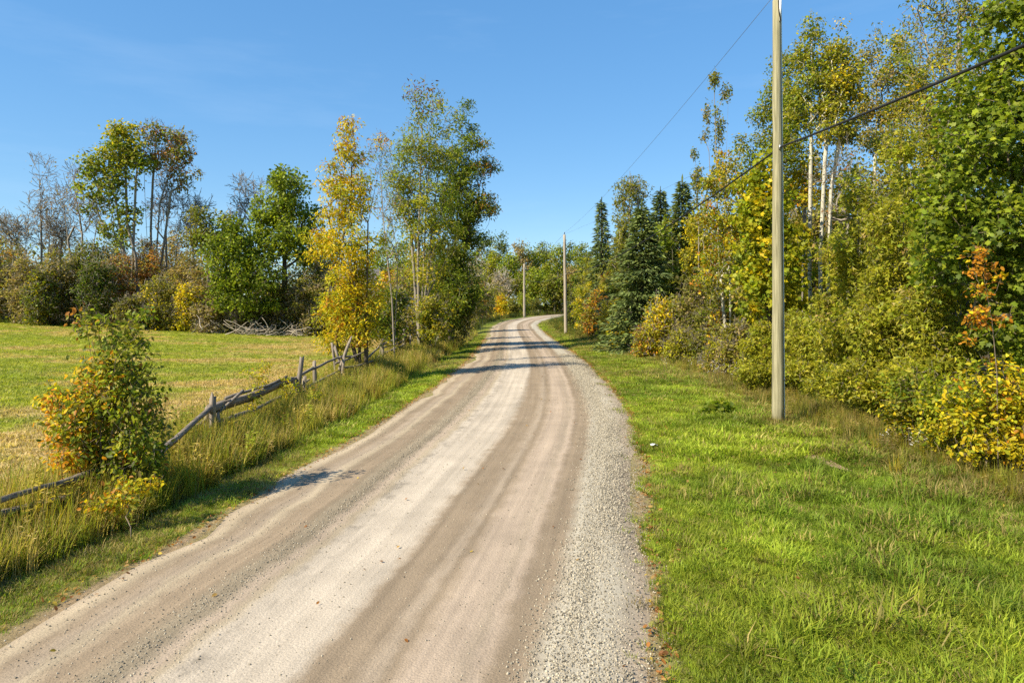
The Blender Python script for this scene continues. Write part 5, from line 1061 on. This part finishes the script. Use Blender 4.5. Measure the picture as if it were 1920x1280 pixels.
AS = [('tall white-stemmed aspen just right of the near pole', 1522, 27, [(1522, 60, 22, 30, .8), (1505, 110, 34, 30, 1), (1545, 120, 34, 30, 1), (1520, 160, 50, 34, 1.2), (1500, 215, 44, 36, 1.1), (1550, 205, 34, 30, .7), (1515, 270, 36, 30, .5)], [[(1524, 760), (1520, 500), (1517, 300), (1522, 50)]], [(GM, 2), (OL, 2), (GY, 1), (GL, 1)], 36),
      ('second white-stemmed aspen leaning right with a yellowing crown', 1540, 26.4, [(1575, 95, 26, 26, .8), (1600, 130, 26, 24, .7), (1580, 160, 34, 26, .9), (1560, 240, 34, 26, .6), (1605, 175, 22, 20, .5), (1570, 200, 28, 26, .6)], [[(1538, 760), (1539, 480), (1546, 300), (1562, 200), (1582, 90)]], [(OL, 2), (GY, 1.4), (YE, .7), (GM, 1)], 26),
      ('third white-stemmed aspen, slimmest of the cluster', 1549, 26.8, [(1590, 250, 22, 24, .5), (1562, 190, 24, 24, .4), (1600, 220, 16, 16, .3)], [[(1556, 760), (1555, 520), (1560, 360), (1580, 190)]], [(OL, 2), (TA, 1), (YE, .6)], 18),
      ('aspen with rounded green crown behind the near pole', 1462, 29, [(1450, 165, 18, 24, .7), (1470, 130, 24, 30, .8), (1440, 215, 26, 30, .9), (1475, 200, 34, 40, 1.1), (1450, 260, 34, 30, 1), (1480, 275, 34, 34, .9), (1405, 300, 22, 24, .5), (1390, 270, 16, 20, .4)], [[(1470, 740), (1468, 480), (1466, 120)]], [(GM, 3), (OL, 2), (GD, 1), (GL, 1)], 38),
      ('far aspen with sparse brown-tipped leaves between the aspens and the tall tree', 1645, 31, [(1645, 75, 12, 22, .3), (1630, 110, 22, 22, .5), (1655, 155, 26, 26, .6), (1625, 200, 26, 30, .6), (1665, 215, 26, 30, .6), (1640, 260, 30, 26, .6), (1575, 45, 6, 8, .15)], [[(1632, 760), (1636, 420), (1645, 220), (1648, 70)]], [(OL, 2), (TA, 1.4), (YE, .6), (OD, 1)], 22),
      ('leafy aspen leaning toward the tall tree at top right', 1695, 29, [(1690, 85, 22, 30, .7), (1680, 130, 26, 28, .8), (1710, 160, 30, 34, .9), (1690, 210, 34, 34, .9), (1670, 270, 34, 30, .8)], [[(1680, 760), (1685, 400), (1692, 70)]], [(OL, 2), (GM, 2), (YE, .6), (TA, .6)], 30)]
for lab, px, Y, lo, tr, pal, per in AS:
    plant('aspen_tree', lab, 'tree', px, Y, lo, pal, trunks=tr, bark=B_ASPEN, r=0.092, rtwig=0.004, leaf='oval', size=0.122, n=200 if per > 20 else 80, per=per + 3, depth=0.7, rc=0.42, steep=1.1, step=0.45, zmin=5.5, group=PG, twigs=1, droop=0.8, taper=0.60)
plant('golden_maple', 'small golden-leaved maple behind the white aspen trunks', 'tree', 1505, 30, [(1490, 320, 36, 22, 1), (1525, 305, 30, 18, .8), (1470, 345, 24, 20, .7), (1540, 330, 26, 20, .7), (1510, 360, 40, 30, 1), (1560, 345, 24, 20, .5)], [(YE, 2), (GY, 2), (OL, 1), (OR, .3)], bark=B_GREY, r=0.09, rtwig=0.007, leaf='oval', size=0.14, n=110, per=26, rc=0.42, steep=0.6, step=0.45, zmin=3, group='maples on the right')
plant('understorey_tree', 'olive tree filling the gap behind the white aspen trunks', 'tree', 1535, 34, [(1530, 440, 60, 40), (1500, 410, 40, 30), (1570, 420, 50, 40), (1540, 500, 70, 50), (1600, 470, 50, 50), (1480, 480, 40, 50)], [(OL, 3), (OD, 2), (TA, 1), (GY, .7)], bark=B_GREY, r=0.1, rtwig=0.009, leaf='chip', size=0.18, n=150, per=36, rc=0.5, step=0.5, zmin=1, group='understorey trees inside the right-hand wood', twigs=3)
for px, Y, ty, hw, pal, lab in ((1600, 31, 265, 60, [(OL, 3), (CY, 2), (GY, 1)], 'olive-yellow tree filling the wall of foliage right of the aspens'), (1560, 37, 345, 56, [(OL, 2), (OD, 1), (GY, 1), (YE, .4)], 'mixed olive tree far behind the white aspen trunks'), (1490, 36, 300, 50, [(GM, 2), (OL, 2), (GL, 1)], 'green tree behind the near pole and the aspens'), (1660, 26, 250, 50, [(CY, 2), (OL, 2), (GL, 1)], 'bright olive tree between the aspens and the tall ash'),
                              (1350, 46, 400, 46, [(OL, 2), (GY, 1.6), (YE, .8)], 'yellow-olive tree behind the yellowing poplar'), (1400, 40, 370, 40, [(GM, 2), (GY, 2), (OL, 1)], 'green-yellow tree behind the yellow-green maple'), (1860, 22, 60, 90, [(GM, 2), (CY, 2), (GL, 1)], 'tall green tree behind the big maple'), (1780, 25, 330, 70, [(CE, 2), (OL, 2), (GM, 1)], 'olive tree deep between the tall ash and the big maple'), (1255, 60, 440, 40, [(OL, 2), (GM, 1.5), (GY, .6)], 'olive tree between the spruces'), (1330, 52, 470, 40, [(GY, 2), (OL, 2), (GM, 1)], 'yellow-green tree right behind the tallest spruce')):
    x = (px - CX) * Y / F; by = HY + (CAM_H - tz(x, Y)) * F / Y; h = by - ty
    plant('wood_edge_tree', lab, 'tree', px, Y, [(px, ty + h * .12, hw * .6, h * .12, .8), (px - hw * .3, ty + h * .3, hw * .8, h * .16), (px + hw * .35, ty + h * .34, hw * .8, h * .16), (px, ty + h * .5, hw, h * .18), (px, ty + h * .7, hw * .9, h * .16)], pal, bark=B_GREY, r=0.11, rtwig=0.007, leaf='chip', size=0.14 if Y < 35 else 0.20, n=230, per=34, rc=0.46 if Y < 35 else 0.7, steep=0.6, step=0.5, zmin=1.5, group='trees in the wall of the right-hand wood', twigs=1)
plant('dead_tree', 'leaning grey dead tree with bare limbs among the aspens', 'tree', 1585, 24, [(1560, 330, 30, 16), (1610, 345, 30, 20), (1630, 390, 26, 20), (1560, 400, 24, 20), (1590, 300, 16, 24)], [(RU, 1)], trunks=[[(1590, 760), (1588, 480), (1592, 330), (1580, 250)], [(1588, 480), (1620, 370), (1650, 340)]], bark=B_GREY, r=0.06, rtwig=0.004, n=44, per=2, rc=0.55, steep=0.4, step=0.4, twigs=4, zmin=4, size=.1)
CG = 'cedars on the right'
CD = [(1540, 22.5, 560, 70, 760, 'low olive cedar right beside the near pole'), (1605, 20.5, 330, 84, 780, 'broad olive cedar below the white aspens'), (1690, 18.2, 255, 84, 800, 'tall olive-yellow cedar in the middle of the right wood edge'), (1745, 16.6, 470, 80, 825, 'olive cedar left of the yellow beech bush'), (1640, 18.6, 520, 80, 800, 'low spreading cedar in front of the broad one'), (1490, 24.5, 590, 60, 745, 'small cedar directly behind the near pole'), (1430, 25, 610, 46, 735, 'small olive cedar left of the near pole'), (1745, 19.6, 250, 70, 800, 'slender tall cedar under the top right tree'), (1585, 21.2, 620, 60, 790, 'lowest cedar with brown tips by the verge')]
for px, Y, ty, hw, by, lab in CD:
    h = by - ty; lo = []
    for i in range(8):
        f = (i + .6) / 8; w_ = hw * min(1, 0.28 + 1.0 * f) * (1 - 0.25 * max(0, f - .8) / .2)
        lo += [(px + hw * .35 * math.sin(i * 2.1), ty + h * f * .93, w_ * .8, h * .10, 1.0)]
    plant('cedar_tree', lab, 'tree', px, Y, lo, [(CE, 3), (CY, 3), (OL, 1), (GL, .8), (GY, 1), (TA, .2)], bark=B_GREY, r=0.10, rtwig=0.007, k=3, leaf='spray', size=0.150, n=270, per=48, rc=0.34, steep=0.15, step=0.4, zmin=0.15, group=CG, droop=0.35, up_w=0.4, out_w=0.6, twigs=2, shell=0.36, coh=0.5)
plant('tall_ash_tree', 'tall ash with open branches at the top right corner beside the big maple', 'tree', 1800, 20,
      [(1780, -60, 80, 60, .8), (1740, 10, 50, 40, .5), (1800, 60, 70, 50, .8), (1745, 80, 50, 40, .6), (1770, 140, 70, 50, .9), (1720, 160, 40, 50, .6), (1790, 200, 60, 50, .9), (1735, 240, 60, 50, .9), (1770, 290, 60, 50, 1), (1840, 10, 50, 60, .7), (1700, 320, 40, 40, .7)],
      [(OL, 3), (GM, 2), (CY, 1.6), (TA, .7), (YE, .4)], trunks=[[(1800, 830), (1800, 400), (1800, 180), (1795, -80)], [(1800, 330), (1750, 190), (1730, 30)], [(1800, 280), (1840, 100), (1850, 0)]], bark=B_GREY, r=0.16, rtwig=0.008, leaf='ash', size=0.14, n=330, per=30, rc=0.42, steep=0.5, step=0.45, zmin=5, group='tall trees on the right', twigs=2)
plant('big_maple_tree', 'large dark green maple filling the right edge of the photo', 'tree', 1985, 14.6,
      [(1960, 0, 100, 90, .9), (1900, 60, 70, 70, .8), (1960, 150, 130, 80, 1), (1870, 190, 80, 70, 1), (1900, 270, 120, 70, 1.1), (1810, 290, 70, 55, .8), (1850, 360, 110, 65, 1.1), (1780, 420, 90, 55, .9), (1900, 430, 110, 70, 1), (1830, 490, 100, 55, .9), (1760, 500, 60, 40, .5), (1920, 540, 90, 70, .9), (1880, 620, 70, 50, .6), (1960, 660, 80, 60, .7), (2050, 250, 100, 150, .8), (2080, 480, 100, 150, .7)],
      [(GM, 3), (GL, 2), (GD, 2)], trunks=[[(1985, 860), (1980, 560), (1960, 250), (1955, 0)], [(1982, 600), (1890, 430), (1820, 330)], [(1980, 480), (1890, 260), (1880, 120)]], bark=B_BROWN, r=0.19, rtwig=0.006, leaf='maple', size=0.118, n=540, per=44, rc=0.40, steep=0.25, step=0.35, zmin=1.5, group='maples on the right', droop=0.5, up_w=0.8, out_w=0.7, singles=300, twigs=2, depth=0.9, shell=0.3)
plant('orange_sapling', 'slender sapling with a few bright orange leaf sprays in front of the maple', 'sapling', 1868, 12.5, [(1838, 478, 16, 14, 1.1), (1825, 505, 14, 14, 1), (1850, 508, 14, 12, .9), (1826, 590, 20, 24, 1.3), (1870, 528, 12, 10, .6), (1835, 545, 14, 14, .8), (1822, 640, 10, 12, .5), (1878, 600, 8, 8, .3)], [(OR, 3), (RU, .7), (YE, .8)],
      trunks=[[(1872, 850), (1868, 700), (1852, 600), (1838, 470)]], bark=B_BROWN, r=0.012, rtwig=0.003, leaf='oval', size=0.09, n=42, per=11, rc=0.15, steep=1.0, step=0.2, zmin=1.0, group='saplings', twigs=2, droop=0.8)
BB = [(1850, 13.0, 660, 90, 'yellow beech bush at the wood edge below the orange sapling', [(GY, 2.6), (GL, 1.4), (YE, 1.7), (OR, .3), (GM, .8)]), (1930, 12.6, 700, 80, 'bright yellow bush at the right photo edge', [(YE, 2), (GY, 2.4), (GL, 1), (OR, .4)]), (1790, 14.0, 690, 70, 'green bush left of the yellow beech bush', [(GM, 2), (GL, 1.6), (GY, 1.4)]), (1720, 15.4, 700, 60, 'shaded low bush under the cedars', [(GM, 2), (GD, 1), (OL, 2)])]
for px, Y, ty, hw, lab, pal in BB:
    x = (px - CX) * Y / F; by = HY + (CAM_H - tz(x, Y)) * F / Y; h2 = (by - ty) / 2
    plant('beech_bush' if 'beech' in lab else 'wood_edge_bush', lab, 'bush', px, Y, [(px, ty + h2 * .5, hw * .8, h2 * .5), (px - hw * .4, ty + h2 * 1.0, hw * .6, h2 * .5), (px + hw * .4, ty + h2 * 1.0, hw * .6, h2 * .5), (px, ty + h2 * 1.45, hw * .9, h2 * .3)], pal,
          stems=9, bark=B_BROWN, r=0.018, rtwig=0.004, k=4, leaf='oval', size=0.105, n=170, per=17, rc=0.22, step=0.2, woody='stem', leafy='foliage', group='bushes along the wood edge', twigs=2, zmin=0.2, droop=0.3, up_w=1.0, autumn=[(YE, lambda w, r: 0.4 * sstep(1.5, 0.6, w[:, 2]))], singles=180 if 'yellow' in lab else 0)

for px, Y, ty, hw, lab, pal in ((2110, 12.2, 500, 130, 'green bush at the wood edge just outside the right frame', [(GM, 2), (GL, 2), (GY, 1)]), (2330, 10.5, 420, 150, 'olive bush at the wood edge farther outside the right frame', [(OL, 2), (GM, 2), (GY, 1)]), (2500, 12.5, 150, 170, 'tall green tree outside the right frame', [(GM, 2), (OL, 2), (GL, 1)])):
    x = (px - CX) * Y / F; by = HY + (CAM_H - tz(x, Y)) * F / Y; h2 = (by - ty) / 2
    plant('wood_edge_bush', lab, 'bush', px, Y, [(px, ty + h2 * .5, hw * .8, h2 * .5), (px - hw * .4, ty + h2 * 1.0, hw * .7, h2 * .5), (px + hw * .4, ty + h2 * 1.0, hw * .7, h2 * .5), (px, ty + h2 * 1.45, hw * .9, h2 * .4)], pal, stems=8, bark=B_BROWN, r=0.02, rtwig=0.005, k=3, leaf='oval', size=0.11, n=110, per=26, rc=0.3, step=0.3, woody='stem', leafy='foliage', group='bushes along the wood edge', twigs=1, zmin=0.2)
# ------------------------------------------------------------------ the depth of the wood on the right
rg = np.random.default_rng(33); k_ = 0
IW = []
for row, (dx, sp) in enumerate(((3.2, 4.2), (7.5, 5.0), (13, 6.5), (21, 8.5))):
    y = 12.0 + row * 1.5
    while y < 100:
        x = float(treeline(np.array([y]))[0]) + dx + rg.uniform(-1, 1)
        if x / y < 1.05: IW.append((x, y, row))
        y += sp * rg.uniform(0.8, 1.25) * (1 + y / 90)
ROWN = ('first', 'second', 'third', 'fourth')
for x, y, row in IW:
    px = CX + x * F / y; s = y / F
    hmax = (6.6 if y < 26 else 7.6) if y < 34 else (8.0 if y < 45 else 9.5)
    hgt = hmax * rg.uniform(0.8, 1.15) + row * 0.5; x0 = tz(x, y)
    ty = HY - (hgt + x0 - CAM_H) / s; by = HY + (CAM_H - x0) / s; h2 = by - ty; hw = 1.9 / s
    pn, pal = (('dark', [(GD, 2), (OD, 2), (GM, 1)]), ('olive', [(OL, 2), (OD, 1), (CE, 1)]), ('mid green', [(GM, 2), (GL, 1), (OL, 1)]), ('yellowish', [(OL, 2), (GY, 1), (TA, .6)]))[k_ % 4]; k_ += 1
    wh = 'the big maple' if px > 1830 else 'the tall cedars' if px > 1620 else 'the white aspens' if px > 1490 else 'the yellow-green maple' if px > 1400 else 'the thin poplars' if px > 1290 else 'the spruces'
    plant('understorey_tree', f'{"tall" if hgt > hmax * 0.975 + row * 0.5 else "low"} {pn} understorey tree, {ROWN[row]} row back in the shade behind {wh}', 'tree', px, y, [(px, ty + h2 * .2, hw * .7, h2 * .2), (px - hw * .4, ty + h2 * .5, hw * .8, h2 * .26), (px + hw * .4, ty + h2 * .52, hw * .8, h2 * .26), (px, ty + h2 * .78, hw * .9, h2 * .18)], pal,
          bark=B_GREY, r=0.09, rtwig=0.012, k=3, leaf='chip', size=0.24 if y < 40 else 0.32, n=64, per=34, rc=0.65, step=0.9, zmin=0.4, group='understorey trees inside the right-hand wood', twigs=1)
by_label = {}
for o in C.objects:
    if o.name.startswith('understorey_tree'): by_label.setdefault(o['label'], []).append(o)
for lab, os_ in by_label.items():
    if len(os_) > 1:
        os_.sort(key=lambda o: o.location.y)
        for o, w_ in zip(os_, ('the nearest', 'the farther', 'the farthest')): o['label'] = f'{lab}, {w_}' if len(os_) > 2 else f"{lab}, {'the nearer' if o is os_[0] else 'the farther'}"
# far woodland outside the open view
def mass(name, boxes, n, size, seed):
    rg = np.random.default_rng(seed); ps = []
    for (x0, x1, y0, y1, h) in boxes:
        q = rg.random((n, 3)); x = x0 + (x1 - x0) * q[:, 0]; y = y0 + (y1 - y0) * q[:, 1]; top = h * (0.65 + 0.7 * fbm(x * 0.08, y * 0.08, seed, 3)); ps.append(np.stack([x, y, terrain(x, y) + top * q[:, 2] ** .6], 1))
    p = np.concatenate(ps); A, B, N = leaf_frames(rg, p, np.zeros_like(p), .5, 0, .3); col = pick_colors(rg, [(OL, 2), (GM, 2), (OD, 2), (GB, 1), (GY, .6)], np.arange(len(p)) // 40, len(p) // 40 + 1)
    tag(link(name, leaf_mesh(name, 'chip', p, A, B, N, size * rg.uniform(.6, 1.3, len(p)), col, M_LEAF)), kind='stuff')
mass('distant_treeline', [(-260, -62, 78, 110, 9), (-62, -8, 100, 116, 6.5), (-60, -6, 150, 230, 13), (45, 190, 40, 240, 13), (-40, 130, 225, 265, 17), (-330, -150, -60, 80, 12)], 13000, 0.60, 77)

# ------------------------------------------------------------------ small things on the verge
x, y = 6.05, 20.2
plant('burdock_plant', 'dark broad-leaved weed at the head of the worn earth rut', 'plant', CX + x * F / y, y, [(CX + x * F / y, 762, 22, 12), (CX + x * F / y - 16, 768, 14, 8), (CX + x * F / y + 18, 767, 12, 8)], [(GD, 1), (GM, 3), (GL, 1)], stems=5, bark=B_BROWN, r=0.012, rtwig=0.005, leaf='oval', size=0.26, n=22, per=6, rc=0.16, step=0.15, woody='stem', leafy='foliage', zmin=0.02, droop=0.2, up_w=0.9)
px_, py_ = 3.16, 15.2; b0 = (px_, py_, tz(px_, py_) + 0.10)
mb = MB(); rg = np.random.default_rng(2); g = np.array([(i * .055 - .08, j * .05 - .05, rg.uniform(0, .06)) for j in range(3) for i in range(4)])
mb.add(g, [(j * 4 + i, j * 4 + i + 1, j * 4 + i + 5, j * 4 + i + 4) for j in range(2) for i in range(3)])
tag(mb.build('paper_scrap', M_PAPER, loc=b0), 'crumpled scrap of white paper on the grass near the road edge', 'litter')
for i, (px, Y, lab) in enumerate(((1740, 14.6, 'small clump of white asters at the wood edge below the cedars'), (1350, 28.5, 'pale seed-headed weeds at the verge edge left of the near pole'), (1400, 26.5, 'tan seed-headed weeds just left of the near pole'))):
    x = (px - CX) * Y / F; b0 = np.array([x, Y, tz(x, Y)]); root = tag(empty('wildflower', b0), lab, 'wildflowers', 'wildflower clumps'); rg = np.random.default_rng(60 + i)
    ms = MB(); mp_ = MB()
    for j in range(26):
        a = rg.normal(size=2) * (0.4 if i == 0 else .8); h = rg.uniform(.25, .5) if i == 0 else rg.uniform(.5, 1.0); ms.tube([(a[0], a[1], -.05), (a[0] * 1.1, a[1] * 1.1, h)], .005, 3, False)
        for q in range(3):
            c = np.array([a[0] * 1.1, a[1] * 1.1, h]) + rg.normal(size=3) * .035; mp_.add([c + np.array([math.cos(t) * .022, math.sin(t) * .022, .01 * math.sin(2 * t)]) for t in np.arange(6) * 1.047], [tuple(range(6))])
    ms.build('stem', B_BROWN, root); mp_.build('flower_head', M_PETAL, root)
# a short marker stake at the wood edge
x, y = (1348 - CX) * 30 / F, 30.0
mb = MB(); mb.tube([(0, 0, -.2), (0.01, 0, .5), (0.02, 0, 1.05)], [.03, .03, .028], 6); tag(mb.build('marker_stake', M_POST, loc=(x, y, tz(x, y))), 'thin grey wooden stake at the wood edge left of the near pole', 'stake')
